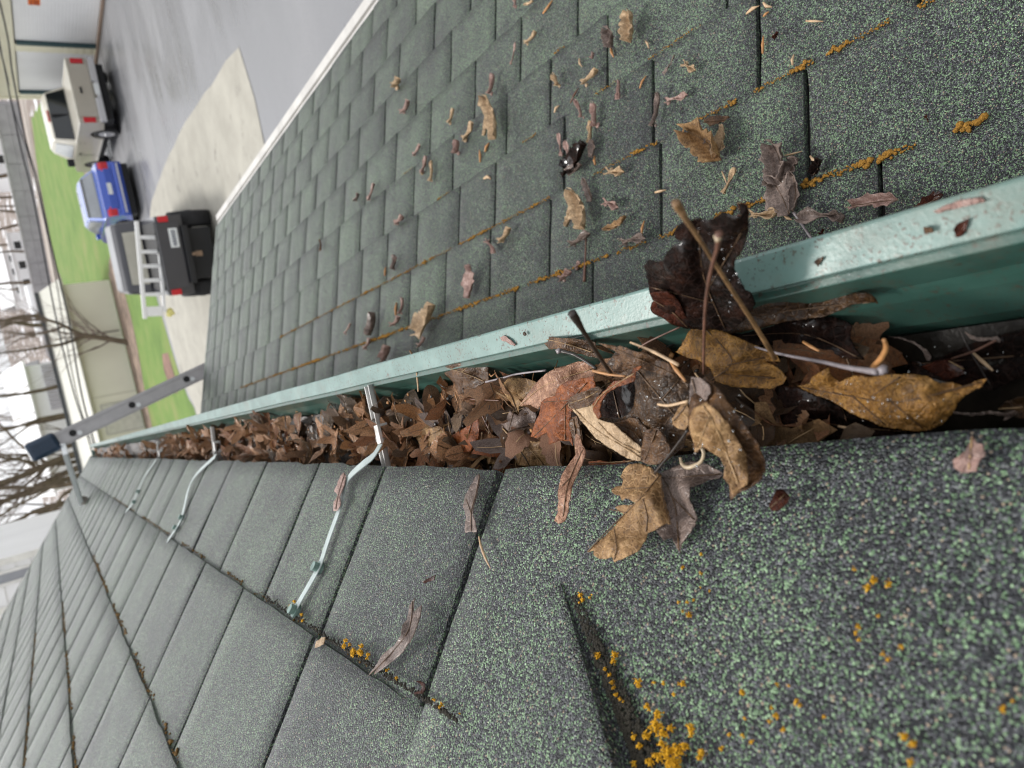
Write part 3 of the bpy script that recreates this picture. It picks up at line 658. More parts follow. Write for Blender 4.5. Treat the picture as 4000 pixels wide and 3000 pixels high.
leaf('stained_corner', None, WA, [(805, 1190), (835, 1130), (800, 1060), (960, 1040), (1060, 1120), (1130, 1260), (1180, 1380), (1000, 1345), (930, 1290), (830, 1240)], hfun('G', -.2905, 0, -.000115, (2700, 1280), [(2640, 1060, 120, .010)]), 'darkred', [[(830, 1120), (1000, 1220), (1150, 1370)]], 2.5, 'vein_dark', parent=HERO[-2])

# --- winged seeds and scraps on the near shingles
leaf('maple_seed', 'brown ribbed maple seed wing lying left of the roof keyway', WF, [(1750, 300), (1760, 330), (1740, 450), (1712, 560), (1702, 620), (1722, 680), (1732, 760), (1690, 755), (1640, 765), (1640, 700), (1650, 640), (1625, 560), (1640, 480), (1680, 400), (1720, 330)],
     hfun('U', .012, 0, 0, (0, 0), [(1840, 1990, 50, .004)]), 'grey', [[(1755, 310), (1725, 470), (1690, 600), (1690, 750)], [(1690, 620), (1650, 500)]], 3, 'vein_dark', 'maple seed')
leaf('maple_seed', 'pinkish maple seed wing hanging from the rolled leaf onto the shingles', WE, [(300, -20), (330, -40), (345, 60), (372, 110), (370, 170), (322, 280), (272, 400), (240, 540), (240, 600), (212, 670), (160, 692), (130, 672), (160, 600), (162, 430), (190, 310), (250, 220), (300, 150), (290, 60)],
     hfun('U', .016, 0, 0, (0, 0), [(2210, 1940, 50, .006)]), 'pink', [[(350, 120), (240, 380), (200, 640)], [(260, 330), (190, 400)]], 3, 'vein_dark', 'maple seed')
leaf('maple_seed', 'dark maple seed wing lying on the pale hanger strap', WF, [(690, 290), (706, 320), (690, 400), (662, 470), (665, 540), (640, 590), (605, 592), (610, 520), (640, 470), (612, 440), (640, 370), (670, 310)],
     hfun('U', .016), 'rose', [[(695, 300), (650, 450), (625, 580)]], 2.5, 'vein_dark', 'maple seed')
leaf('leaf_strip', 'long torn greyish leaf strip with a forked end beside the lowest course', WG, [(1446, 272), (1437, 385), (1502, 325), (1490, 420), (1442, 560), (1350, 705), (1232, 800), (1130, 875), (1150, 822), (1076, 892), (1160, 770), (1200, 710), (1290, 640), (1340, 560), (1345, 490), (1390, 440), (1400, 340)],
     hfun('U', .013, 0, 0, (0, 0), [(1560, 2480, 50, .006)]), 'grey', [[(1430, 300), (1400, 520), (1250, 720), (1090, 880)]], 2.6, 'vein_dark')
leaf('leaf_curl', 'small dark red curled scrap sitting on the course edge', WG, [(1455, 930), (1490, 920), (1525, 945), (1532, 990), (1505, 1025), (1450, 1032), (1440, 1018), (1490, 1005), (1505, 975), (1490, 945)], hfun('U', .014), 'darkred', step=8)
leaf('bark_flake', 'tiny dark brown bark flake alone between two roof keyways', WG, [(1512, 150), (1530, 128), (1560, 115), (1612, 92), (1600, 130), (1562, 145), (1520, 158)], hfun('U', .012), 'darkred', cat='bark flake', step=7)
leaf('leaf_scrap', 'dark maroon wet leaf scrap on the blurred near shingles', WE, [(1815, 560), (1835, 510), (1880, 430), (1932, 428), (1982, 480), (1962, 530), (1890, 590), (1840, 592)], hfun('U', .012, 0, 0, (0, 0), [(3040, 1950, 30, .004)]), 'darkred', [[(1830, 570), (1950, 460)]], 2, 'vein_dark')
leaf('leaf_scrap', 'rosy pink heart shaped leaf scrap at the right edge of the shingles', WC, [(1800, 1008), (1830, 1060), (1890, 1080), (1912, 1150), (1852, 1220), (1832, 1290), (1740, 1302), (1660, 1262), (1655, 1200), (1750, 1130), (1790, 1060)], hfun('U', .010, 0, 0, (0, 0), [(3780, 1790, 40, .003)]), 'rose', [[(1805, 1020), (1780, 1280)]], 2, 'vein')
leaf('leaf_scrap', 'pale buff scrap of leaf tucked in the course edge', WG, [(660, 660), (672, 612), (715, 582), (745, 580), (735, 630), (700, 655)], hfun('U', .013), 'pale', step=8)
twig('pine_needle', 'thick tan needle lying across a roof keyway', WF, [(1750, 795, .011, 5), (1770, 880, .012, 10), (1800, 960, .012, 10), (1842, 1048, .011, 3)], 'U', 'needle_pale', 'needle')

# --- twigs, stalks and needles in the heap
twig('twig', 'thick tan leaf stalk crossing over the dark upright leaf', WA, [(1040, 215, -.205, 40), (1075, 270, -.208, 42), (1150, 395, -.212, 26), (1280, 585, -.222, 20), (1400, 775, -.235, 20), (1600, 1085, -.256, 20), (1780, 1360, -.276, 22), (1960, 1660, -.296, 24)], 'G', 'twig')
twig('twig', 'thin reddish stalk with a pale knob crossing the thick tan stalk', WA, [(1442, 500, -.206, 36), (1425, 640, -.212, 20), (1390, 760, -.218, 18), (1345, 960, -.228, 17), (1315, 1200, -.240, 15), (1304, 1450, -.252, 13), (1300, 1800, -.27, 12)], 'G', 'twig_red', knob=((1436, 540, -.207, 38), 'bud'))
twig('twig', 'dark blurred stalk with a swollen end in front of the mint lip', WD, [(1500, 50, -.212, 44), (1540, 110, -.215, 40), (1600, 210, -.222, 26), (1700, 370, -.236, 21), (1800, 520, -.25, 20), (1880, 640, -.262, 18)], 'G', 'twig_dark')
twig('twig', 'pale grey stalk with a silvery knob lying over the long mustard leaf', WC, [(100, 312, -.308, 8), (300, 368, -.300, 10), (600, 425, -.290, 14), (850, 478, -.282, 18), (1060, 508, -.276, 26)], 'G', 'twig_grey', knob=((1105, 490, -.275, 36), 'twig_grey'))
twig('twig', 'short curved orange stalk standing beside the silvery knob', WC, [(1030, 470, -.285, 22), (1090, 400, -.278, 20), (1128, 320, -.272, 17), (1110, 255, -.268, 12)], 'G', 'needle')
twig('twig', 'black stalk with a grey bud below the narrow brown leaf', WD, [(1385, 400, -.290, 22), (1500, 430, -.292, 15), (1600, 480, -.294, 15), (1730, 570, -.296, 14)], 'G', 'twig_dark', knob=((1380, 405, -.289, 26), 'twig_grey'))
twig('twig', 'straight silvery grey twig lying across the packed leaves', WD, [(705, 692, -.312, 11), (860, 655, -.310, 9), (1000, 618, -.308, 10), (1260, 585, -.308, 10)], 'G', 'twig_grey')
twig('twig', 'thin brown stalk of the leaf leaning on the lip, forked at its tip', WD, [(0, 400, -.300, 10), (60, 475, -.303, 8), (170, 545, -.306, 7), (290, 572, -.308, 7)], 'G', 'twig')
twig('twig', 'pale green curved stem lying by the shingle edge', WD, [(670, 1160, -.314, 7), (665, 1230, -.314, 8), (690, 1290, -.313, 8), (760, 1300, -.313, 7), (830, 1270, -.314, 5)], 'G', 'needle_pale')
twig('twig', 'curved pale twig hooked under the draped leaf on the near shingles', WE, [(1282, 90, .030, 13), (1305, 140, .028, 14), (1285, 205, .024, 14), (1230, 240, .021, 17), (1175, 252, .020, 18), (1135, 225, .020, 14), (1120, 175, .021, 10)], 'U', 'bud')
twig('leaf_stalk', 'dark stalk running from the tan maple leaf up under the rolled leaf', WB, [(1085, 1300, -.262, 14), (1180, 1180, -.258, 12), (1290, 1040, -.254, 12), (1390, 900, -.250, 12)], 'G', 'twig_dark')
for lab, W, a, m, c, mt in (('orange needle sticking out behind the rolled leaf', WB, (510, 352, -.258, 12), (660, 385, -.258, 13), (810, 402, -.258, 9), 'needle'),
                            ('long tan needle lying over the top of the rolled leaf', WB, (860, 90, -.268, 11), (1080, 180, -.264, 16), (1305, 298, -.262, 18), 'needle_pale'),
                            ('red orange needle on the dark back of the rolled leaf', WB, (1228, 260, -.264, 12), (1290, 350, -.262, 19), (1372, 450, -.262, 12), 'needle'),
                            ('short pale needle poking out at the middle of the heap', WB, (1115, 662, -.256, 12), (1220, 672, -.254, 14), (1395, 632, -.254, 13), 'needle_pale'),
                            ('pale straw needle beside the wet shingle edge', WC, (752, 935, -.325, 9), (860, 960, -.322, 12), (955, 1000, -.320, 6), 'needle_pale'),
                            ('tan needle floating at the open right end of the gutter', WC, (1812, 358, -.357, 8), (1890, 430, -.356, 13), (1968, 500, -.356, 8), 'needle_pale'),
                            ('orange needle among dark leaves below the pointed dark leaf', WC, (478, 272, -.318, 11), (540, 310, -.316, 13), (604, 345, -.316, 8), 'needle'),
                            ('thin dark red stalk with beads in the open water', WC, (1640, 405, -.352, 6), (1820, 345, -.350, 8), (1990, 260, -.348, 8), 'twig_red'),
                            ('thin curved stem standing in the open gutter water', WC, (1700, 150, -.352, 5), (1780, 330, -.352, 5), (1965, 640, -.355, 5), 'twig_dark'),
                            ('reddish straight stalk joining the mustard leaf to the heap', WA, (700, 1560, -.300, 10), (820, 1490, -.298, 9), (1080, 1370, -.296, 8), 'twig_red'),
                            ('brown needle standing in the litter below the gutter lip', WD, (65, 600, -.305, 8), (75, 700, -.31, 8), (80, 780, -.312, 7), 'needle_pale'),
                            ('thin dark stem across the litter near the hanger', WD, (590, 770, -.312, 6), (640, 930, -.312, 7), (760, 1180, -.314, 7), 'twig_red'),
                            ('slender pinkish stem lying level in the litter', WD, (560, 850, -.311, 6), (700, 858, -.311, 6), (830, 865, -.312, 6), 'twig_red')):
    twig('pine_needle' if 'needle' in lab else 'twig', lab, W, [a, m, c], 'G', mt, 'needle' if 'needle' in lab else 'twig', 6)
# wet curled slivers in the open end of the trough
leaf('leaf_sliver', 'silver wet curved sliver of leaf floating in the open water', WC, [(1140, 228), (1240, 238), (1350, 268), (1440, 330), (1482, 390), (1470, 425), (1445, 420), (1420, 350), (1350, 290), (1240, 250)], hfun('G', -.357), 'grey', step=9)
leaf('leaf_sliver', 'dark reddish leaf fragment with frayed stalks in the open water', WC, [(1400, 470), (1500, 430), (1620, 410), (1740, 470), (1750, 520), (1660, 560), (1600, 575), (1500, 520)], hfun('G', -.354), 'darkred', [[(1620, 420), (1740, 490)]], 2)
leaf('leaf_sliver', 'bent grey blade of leaf at the top of the open water', WC, [(1745, 190), (1790, 215), (1840, 235), (1960, 240), (2000, 225), (2030, 250), (2020, 280), (1950, 255), (1850, 268), (1790, 250)], hfun('G', -.352), 'grey', step=9)
leaf('leaf_sliver', 'frayed silver sliver at the right shingle edge', WC, [(1650, 820), (1800, 835), (1950, 812), (2060, 835), (2140, 815), (2165, 830), (2090, 880), (2050, 890), (2060, 860), (1950, 838), (1800, 856), (1660, 840)], hfun('G', -.345), 'grey', step=9)
leaf('leaf', 'amber brown leaf sunk in the water at the right picture edge', WC, [(2000, 800), (2080, 740), (2212, 700), (2260, 800), (2212, 880), (2140, 860), (2080, 830)], hfun('G', -.352), 'deep', [[(2010, 800), (2200, 790)]], 2)
leaf('leaf', 'large murky brown leaf lying on the floor of the open gutter', WC, [(1250, 420), (1480, 440), (1700, 330), (1880, 250), (2212, 180), (2260, 520), (1980, 650), (1800, 640), (1500, 560), (1300, 520)], hfun('G', -.361), 'dark', [[(1300, 450), (2200, 380)]], 3, 'vein_dark')

# ================================================================== LEAF LITTER PACKED IN THE TROUGH
def loose_leaf(kind, seed):
    """leaf in its own frame: x along the midrib, about one unit long"""
    r = random.Random(seed); bm = bmesh.new(); NA, NR = 34, 5
    curl = r.uniform(-2.4, 2.4); fold = r.uniform(-.9, .9); tw = r.uniform(-1.2, 1.2)
    def rad(a):
        if kind == 'maple':
            lob = sum(math.exp(-((math.atan2(math.sin(a-c), math.cos(a-c)))/w_)**2)*h for c, w_, h in ((0, .30, .62), (1.0, .26, .46), (-1.0, .26, .46), (1.95, .28, .26), (-1.95, .28, .26)))
            return .24+lob+.035*math.sin(a*13+seed)
        if kind == 'oval': return .5/math.sqrt(math.cos(a)**2+(math.sin(a)/.5)**2)+.02*math.sin(a*17+seed)
        return .5/math.sqrt(math.cos(a)**2+(math.sin(a)/.34)**2)*(1+.25*math.sin(a*3+seed))
    def dfm(x, y):
        z = .10*fold*abs(y)*2+.11*noise.noise(Vector((x*3, y*3, seed)))+.04*noise.noise(Vector((x*9, y*9, seed)))
        k = curl
        zz = z+(1-math.cos(x*k))/max(abs(k), .2)*(1 if k > 0 else -1); xx = math.sin(x*k)/k if abs(k) > .05 else x
        a = tw*x; return Vector((xx, y*math.cos(a)-zz*math.sin(a)*.3, zz+y*math.sin(a)))
    c = bm.verts.new(dfm(0, 0)); rings = []
    for i in range(1, NR+1):
        rings.append([bm.verts.new(dfm(math.cos(2*math.pi*k/NA)*rad(2*math.pi*k/NA)*i/NR, math.sin(2*math.pi*k/NA)*rad(2*math.pi*k/NA)*i/NR)) for k in range(NA)])
    for k in range(NA):
        bm.faces.new((c, rings[0][k], rings[0][(k+1) % NA]))
        for i in range(NR-1): bm.faces.new((rings[i][k], rings[i+1][k], rings[i+1][(k+1) % NA], rings[i][(k+1) % NA]))
    mid = [dfm(x, 0)+Vector((0, 0, .006)) for x in [rad(math.pi)*-.95+i*.12 for i in range(int((rad(0)+rad(math.pi))*.9/.12))]]
    if len(mid) > 2: tube(bm, mid, [.011*(1-.6*i/len(mid)) for i in range(len(mid))], 4, 1)
    if kind == 'maple':
        for a in (1.0, -1.0):
            tube(bm, [dfm(math.cos(a)*t-.02, math.sin(a)*t)+Vector((0, 0, .006)) for t in (0, .2, .4, .58)], [.009, .007, .005, .003], 4, 1)
    return bm
protos = []
for k, (kind, sd_) in enumerate([('maple', 1), ('maple', 2), ('oval', 3), ('maple', 4), ('narrow', 5), ('maple', 6), ('oval', 7), ('narrow', 8), ('maple', 9), ('oval', 10)]):
    bm = loose_leaf(kind, sd_)
    me = bpy.data.meshes.new('litter_leaf'); bm.normal_update(); bm.to_mesh(me); bm.free()
    me.materials.append(L_['litter']); me.materials.append(M['vein_dark'])
    for p in me.polygons: p.use_smooth = True
    protos.append((kind, me))
rl = random.Random(21)
zones = [(.20, .42, 64, 'shaded heap under the big foreground leaves'), (.37, .54, 34, 'nearest heap before the hanger with its strap'), (.54, .72, 46, 'stretch just before the first hanger bar'), (.70, 1.05, 60, 'first stretch past the near hanger bar'), (1.05, 1.62, 56, 'stretch up to the second hanger bar'), (1.62, 2.7, 44, 'stretch between second and third hanger bars'), (2.7, 7.2, 60, 'far end of the gutter by the ladder')]
kinds = {'maple': 'lobed brown maple leaf', 'oval': 'curled brown oval leaf', 'narrow': 'narrow shrivelled brown leaf'}
for y0, y1, n, zn in zones:
    for i in range(n):
        kind, me = protos[rl.randrange(len(protos))]
        o = bpy.data.objects.new('litter_leaf', me); C.objects.link(o)
        y = rl.uniform(y0, y1); x = -.100+.077*rl.random(); sz = rl.uniform(.032, .060)*(1.0 if y < 1 else 1.15)
        top = -.348+.023*sstep(.22, .75, y)+.012*(1-abs((x+.06)/.05))
        o.location = (x, y, top+rl.uniform(-.012, .008))
        o.rotation_euler = (rl.gauss(0, .55), rl.gauss(0, .55), rl.uniform(0, 6.28)); o.scale = (sz,)*3
        if x > -.045: o.location.z += .002
        tag(o, '%s in the packed litter, %s' % (kinds[kind], zn), 'leaf', 'dead leaves packed in the mint gutter')

# bigger, wetter leaves lying over the litter and bulking up the heap
big = {}
for k, (kind, sd_, mat, word_) in enumerate([('maple', 31, 'brown', 'big brown'), ('maple', 32, 'orange', 'big rust orange'), ('maple', 33, 'tan', 'big tan'), ('oval', 34, 'deep', 'big dark brown'), ('maple', 35, 'grey', 'big greyish'), ('oval', 36, 'pink', 'big pinkish tan'), ('maple', 37, 'deep', 'big dark wet')]):
    bm = loose_leaf(kind, sd_); me = bpy.data.meshes.new('wet_leaf'); bm.normal_update(); bm.to_mesh(me); bm.free()
    me.materials.append(L_[mat]); me.materials.append(M['vein'])
    for p in me.polygons: p.use_smooth = True
    big[k] = (me, word_)
rl = random.Random(44)
for y0, y1, n, s0, s1, zz, zn in ((.24, .40, 15, .050, .070, -.322, 'under the rolled leaf in the heap'), (.40, .56, 14, .046, .064, -.322, 'beside the straight grey twig'), (.56, .74, 10, .044, .060, -.324, 'just before the first hanger bar'), (.74, 1.15, 18, .046, .066, -.324, 'just past the first hanger bar'), (1.15, 2.4, 22, .05, .075, -.325, 'farther along, around the second hanger bar')):
    for i in range(n):
        me, wd_ = big[rl.randrange(7)]
        o = bpy.data.objects.new('wet_leaf', me); C.objects.link(o); sz = rl.uniform(s0, s1)
        o.location = (rl.uniform(-.088, -.042), rl.uniform(y0, y1), zz+rl.uniform(-.008, .006)); o.rotation_euler = (rl.gauss(0, .38), rl.gauss(0, .38), rl.uniform(0, 6.28)); o.scale = (sz, sz, sz*.8)
        tag(o, wd_+' leaf atop the litter, '+zn, 'leaf', 'large wet leaves on top of the gutter litter')

# ================================================================== DEBRIS ON THE PORCH ROOF
def scrap(kind, a, b, wid, W, mat, rl_):
    """leaf scrap or winged seed lying on the porch roof, from stem a to tip b (window pixels)"""
    A = at(*W(a), 'L', .010); B = at(*W(b), 'L', .010); d = (B-A); L = d.length; d.normalize(); s = N_L.cross(d).normalized()
    mid = (A+B)/2; ww = wid*(W((1, 0))[0]-W((0, 0))[0])*mid.length/FPX
    bm = bmesh.new(); n = 14; cr = rl_.uniform(.25, .7)*(1 if kind != 'N' else 0)
    sd_ = rl_.random()*50
    if kind == 'N':
        tube(bm, [A-mid, (s*ww*rl_.uniform(-1, 1)*.6)+N_L*.001, B-mid], [ww*.32, ww*.5, ww*.2], 5)
    else:
        rows_ = []
        for i in range(n+1):
            t = i/n
            if kind == 'S': hw = ww*.5*(.30+.85*math.exp(-((t-.78)/.24)**2)+.65*math.exp(-((t-.06)/.10)**2)-.12)*(1 if t < .97 else .55)
            elif kind == 'B': hw = ww*.5*(.9 if t < .3 else .18)
            else: hw = ww*.5*(math.sin(math.pi*min(.985, .05+t*.95))**.5)*(1+.75*noise.noise(Vector((t*6.5, sd_, 0))))
            cen = s*ww*.16*math.sin(t*3+sd_)
            row = []
            for j in range(-2, 3):
                jj = j/2; edge = 1+(.60 if kind == 'L' else .3)*noise.noise(Vector((t*9, j*3, sd_)))*(abs(jj))
                lift = (cr*ww*jj*jj*1.1+.16*L*cr*(t-.5)**2*4+(.10*L if kind == 'L' else .03*L)*t)+.002*noise.noise(Vector((t*4, jj*2, sd_)))
                row.append(bm.verts.new(A-mid+d*L*t+cen+s*hw*jj*edge+N_L*(lift+.001)))
            rows_.append(row)
        for r0, r1 in zip(rows_, rows_[1:]):
            for j in range(4): bm.faces.new((r0[j], r0[j+1], r1[j+1], r1[j]))
        if kind == 'S':
            lump(bm, A-mid+d*L*.05+N_L*.0015, ww*.26, .5, sd_, N_L, 2)
        if kind == 'L':
            tube(bm, [A-mid+d*L*t+s*ww*.16*math.sin(t*3+sd_)+N_L*(.16*L*cr*(t-.5)**2*4+.10*L*t+.0022) for t in (0, .25, .5, .75, .95)], [.0006, .0005, .0004, .0003, .0002], 4, 1)
    bmesh.ops.recalc_face_normals(bm, faces=bm.faces)
    nm = {'N': 'pine_needle', 'S': 'maple_seed', 'B': 'bud_scale', 'L': 'fallen_leaf'}[kind]
    m0 = M[mat] if kind == 'N' else L_[mat]
    o = obj(nm, bm, [m0, M['vein_dark']], None, True); o.location = mid
    if kind != 'N':
        sm = o.modifiers.new('thickness', 'SOLIDIFY'); sm.thickness = .0006
    o['_s'] = mid.dot(U_L); o['_y'] = mid.y; o['_k'] = kind; o['_m'] = mat
    return o
rl = random.Random(5); DEB = []
for W, items in (
 (WP, [('L', (1150, 350), (1195, 115), 130, 'pale'), ('L', (1005, 385), (985, 250), 95, 'grey'), ('S', (325, 352), (415, 255), 36, 'pale'), ('S', (200, 510), (247, 340), 28, 'rose'), ('S', (785, 675), (905, 555), 55, 'pale'), ('S', (580, 682), (560, 590), 52, 'pale'), ('B', (1050, 785), (1062, 640), 44, 'rose'),
       ('S', (1575, 500), (1665, 565), 55, 'pale'), ('B', (1400, 585), (1500, 440), 38, 'grey'), ('S', (1430, 810), (1605, 745), 62, 'rose'), ('S', (1335, 1000), (1380, 745), 52, 'grey'), ('S', (880, 995), (873, 825), 62, 'rose'), ('S', (832, 1130), (845, 960), 50, 'pale'), ('S', (600, 1225), (588, 1050), 46, 'rose'),
       ('S', (660, 1285), (648, 1110), 52, 'rose'), ('S', (772, 930), (735, 795), 36, 'rose'), ('L', (640, 1330), (835, 1165), 150, 'dark'), ('L', (650, 1365), (790, 1300), 70, 'grey'), ('L', (845, 1240), (850, 1110), 80, 'grey'), ('S', (980, 1345), (1105, 1372), 78, 'pale'), ('L', (1900, 1250), (1640, 1090), 190, 'tan'), ('L', (1830, 1270), (1890, 1000), 95, 'pale'), ('L', (1740, 1270), (1760, 1100), 80, 'grey'),
       ('S', (1872, 1522), (1985, 1330), 52, 'pale'), ('L', (1725, 965), (1945, 930), 62, 'brown'), ('N', (1850, 1345), (1890, 1450), 14, 'needle_pale'), ('N', (1325, 1512), (1412, 1492), 22, 'needle_pale'), ('N', (2045, 105), (2140, 48), 18, 'needle_pale'), ('N', (1252, 325), (1275, 380), 18, 'needle_pale'), ('N', (978, 372), (1000, 450), 22, 'needle'),
       ('N', (730, 460), (752, 525), 16, 'needle_pale'), ('N', (1530, 1120), (1550, 1010), 20, 'needle'), ('S', (45, 745), (75, 590), 46, 'rose'), ('B', (840, 465), (860, 420), 34, 'rose'), ('N', (1205, 695), (1255, 595), 18, 'needle'), ('S', (235, 60), (245, -20), 46, 'rose'), ('L', (320, 45), (400, 25), 24, 'pale'), ('N', (445, 105), (520, 0), 20, 'needle'), ('N', (535, 885), (570, 830), 22, 'needle_pale'), ('N', (660, 810), (725, 690), 18, 'twig_red')]),
 (WQ, [('L', (905, 500), (850, 175), 120, 'pale'), ('L', (800, 470), (850, 260), 60, 'pale'), ('S', (640, 500), (722, 365), 78, 'pale'), ('S', (590, 605), (600, 510), 62, 'rose'), ('S', (305, 765), (350, 630), 50, 'pale'), ('S', (378, 822), (395, 665), 32, 'pale'), ('S', (243, 612), (305, 550), 50, 'rose'), ('S', (160, 285), (225, 200), 46, 'rose'), ('S', (525, 370), (565, 255), 46, 'pale'),
       ('S', (105, 92), (150, 15), 62, 'pale'), ('L', (1590, 1215), (1555, 900), 150, 'pale'), ('L', (1640, 985), (1605, 800), 62, 'grey'), ('L', (1460, 1185), (1510, 1030), 50, 'pale'), ('S', (1495, 1320), (1655, 1255), 75, 'grey'), ('S', (1745, 1000), (1865, 1022), 74, 'rose'), ('L', (1765, 1222), (1955, 1105), 52, 'tan'), ('S', (1895, 1312), (2085, 1285), 84, 'grey'), ('S', (935, 1295), (1025, 1205), 60, 'pale'),
       ('S', (825, 1285), (895, 1395), 52, 'rose'), ('S', (112, 1155), (172, 1105), 46, 'rose'), ('S', (82, 1505), (112, 1415), 46, 'rose'), ('N', (785, 800), (838, 803), 26, 'needle_pale'), ('S', (1420, 1600), (1500, 1540), 70, 'rose'), ('N', (755, 670), (750, 575), 22, 'needle'), ('S', (1520, 1510), (1550, 1450), 44, 'rose'), ('N', (795, 590), (825, 520), 26, 'needle'), ('N', (1660, 690), (1655, 620), 22, 'needle'), ('N', (2025, 1250), (2045, 1130), 22, 'needle')]),
 (WR, [('S', (1298, 365), (1352, 245), 42, 'rose'), ('S', (1193, 372), (1228, 315), 38, 'grey'), ('S', (1718, 152), (1762, 25), 56, 'rose'), ('S', (1790, 222), (1802, 75), 32, 'pale'), ('L', (2100, 1135), (2112, 885), 125, 'rose'), ('L', (1690, 1425), (1870, 1180), 165, 'pale'), ('S', (1268, 1535), (1322, 1455), 48, 'rose'), ('L', (1325, 1435), (1370, 1250), 92, 'grey'),
       ('S', (1113, 1422), (1165, 1335), 32, 'rose'), ('S', (1490, 912), (1515, 800), 46, 'grey'), ('S', (1690, 1505), (1752, 1458), 52, 'rose'), ('S', (1548, 1262), (1580, 1135), 34, 'rose'), ('S', (1492, 1345), (1565, 1288), 46, 'rose'), ('S', (1518, 555), (1585, 495), 52, 'rose'), ('B', (920, 765), (920, 675), 38, 'brown'), ('L', (1430, 1610), (1495, 1530), 85, 'rose'), ('N', (1500, 1270), (1505, 1170), 24, 'needle'), ('N', (1415, 960), (1420, 890), 20, 'needle')]),
 (WS, [('L', (350, 1445), (262, 1175), 170, 'grey'), ('L', (350, 1430), (465, 1250), 110, 'grey'), ('L', (560, 1375), (655, 1275), 85, 'dark'), ('N', (500, 165), (635, 168), 16, 'needle_pale'), ('N', (396, 512), (405, 428), 22, 'needle_pale'), ('N', (30, 110), (132, 45), 16, 'needle_pale'), ('N', (165, 20), (232, 55), 24, 'needle_pale'),
       ('N', (533, 1228), (598, 1268), 24, 'needle_pale'), ('N', (295, 1135), (312, 1265), 20, 'needle_pale'), ('N', (333, 1222), (470, 1188), 16, 'needle_pale'), ('B', (262, 315), (298, 262), 36, 'darkred'), ('N', (160, 420), (165, 285), 22, 'needle'), ('N', (165, 128), (208, 92), 20, 'needle'), ('B', (1450, 910), (1465, 970), 22, 'darkred')]),
 (WH, [('L', (405, 262), (235, 40), 170, 'grey'), ('L', (405, 262), (440, -40), 110, 'grey'), ('S', (95, 285), (325, 275), 84, 'pale'), ('S', (790, 305), (470, 325), 110, 'grey'), ('L', (890, 215), (1275, 195), 110, 'rose'), ('L', (1370, 225), (1605, 150), 85, 'darkred'), ('B', (620, 440), (655, 400), 46, 'darkred'), ('N', (330, 285), (388, 318), 24, 'needle_pale')])):
    for it in items: DEB.append(scrap(it[0], it[1], it[2], it[3], W, it[4], rl))
# long stalks of three of the leaves
twig('leaf_stalk', 'long thin brown stalk of the pale leaf, crossing the lowest ochre moss line', WQ, [(1590, 1215, .012, 9), (1582, 1400, .010, 7), (1572, 1610, .010, 12)], 'L', 'twig_red')
twig('leaf_stalk', 'thin grey stalk running from the big grey leaf to the mint lip', WH, [(400, 258, .012, 10), (470, 360, .010, 9), (560, 490, .010, 10)], 'L', 'twig_grey')
# labels: by course counted from the gutter and by order from the near end
ordn = ['first', 'second', 'third', 'fourth', 'fifth', 'sixth', 'seventh', 'eighth', 'ninth', 'tenth', 'eleventh', 'twelfth', '13th', '14th', '15th', '16th', '17th', '18th', '19th', '20th', '21st', '22nd', '23rd', '24th', '25th', '26th', '27th', '28th', '29th']+['%dth' % i for i in range(30, 99)]
colr = {'pale': 'pale buff', 'tan': 'tan', 'rose': 'rosy brown', 'grey': 'greyish brown', 'dark': 'black brown', 'darkred': 'dark red brown', 'brown': 'brown', 'needle': 'orange brown', 'needle_pale': 'pale tan', 'twig_red': 'reddish'}
word = {'N': 'needle', 'S': 'winged maple seed', 'B': 'bud scale', 'L': 'leaf'}
byrow = {}
for o in DEB:
    r = sum(1 for q in lrows[1:] if o['_s'] > q); byrow.setdefault(r, []).append(o)
for r, lst in byrow.items():
    lst.sort(key=lambda o: o['_y'])
    for i, o in enumerate(lst):
        k = o['_k']
        tag(o, '%s %s on porch roof, %s course from gutter, %s from near end' % (colr[o['_m']], word[k], ordn[r], ordn[i]), {'N': 'needle', 'S': 'maple seed', 'B': 'bud scale', 'L': 'leaf'}[k], 'dead leaf scraps scattered over the porch roof')
for o in DEB:
    for k in ('_s', '_y', '_k', '_m'): del o[k]

# ================================================================== MOSS, LICHEN, GRIT
def moss_strip(bm, P, U, N, s, y0, y1, wid, dens, rnd, mi=0, up=0.0, hgt=.6):
    n = int((y1-y0)*dens)
    for i in range(n):
        y = y0+(y1-y0)*i/n+rnd.uniform(-.5, .5)/dens
        k = .35+.65*abs(noise.noise(Vector((y*23, s*40, 2)))*2)
        lump(bm, P+U*(s+rnd.gauss(0, wid*.25))+N*(up+.002)+Y1*y, wid*rnd.uniform(.22, .55)*min(1, k), hgt, rnd.random()*99, N, 1, mi)
mossn = 0
rnd = random.Random(4)
courses = {1: [(.205, .235), (.275, .30), (.335, .372), (.378, .457), (.464, .535), (.55, .58), (.60, .675), (.70, .76), (.78, .99), (1.02, 1.33), (1.34, 1.92), (1.94, 3.2)],
           2: [(.245, .265), (.295, .33), (.355, .425), (.44, .52), (.545, .62), (.68, .82), (.93, 1.25), (1.28, 1.8), (1.82, 2.6)],
           3: [(.33, .345), (.41, .43), (.60, .70), (.76, .82), (.98, 1.02), (1.3, 1.36)], 4: [(.50, .56), (.9, .93), (1.5, 1.56)]}
for r, segs in courses.items():
    for j, (a, b_) in enumerate(segs):
        bm = bmesh.new()
        moss_strip(bm, P_L, U_L, N_L, lrows[r]+.0005, a, b_, .0068 if r == 1 else .0058 if r == 2 else .0040, 820 if b_ < .7 else 480, rnd, 0, .0072, .75)
        for v in bm.verts: pass
        o = obj('moss_strip', bm, M['moss'], None, True)
        tag(o, 'ochre moss strip on the %s porch roof course edge, %s from near end' % (ordn[r-1], ordn[j]), 'moss', 'ochre moss strips along the porch roof courses'); mossn += 1
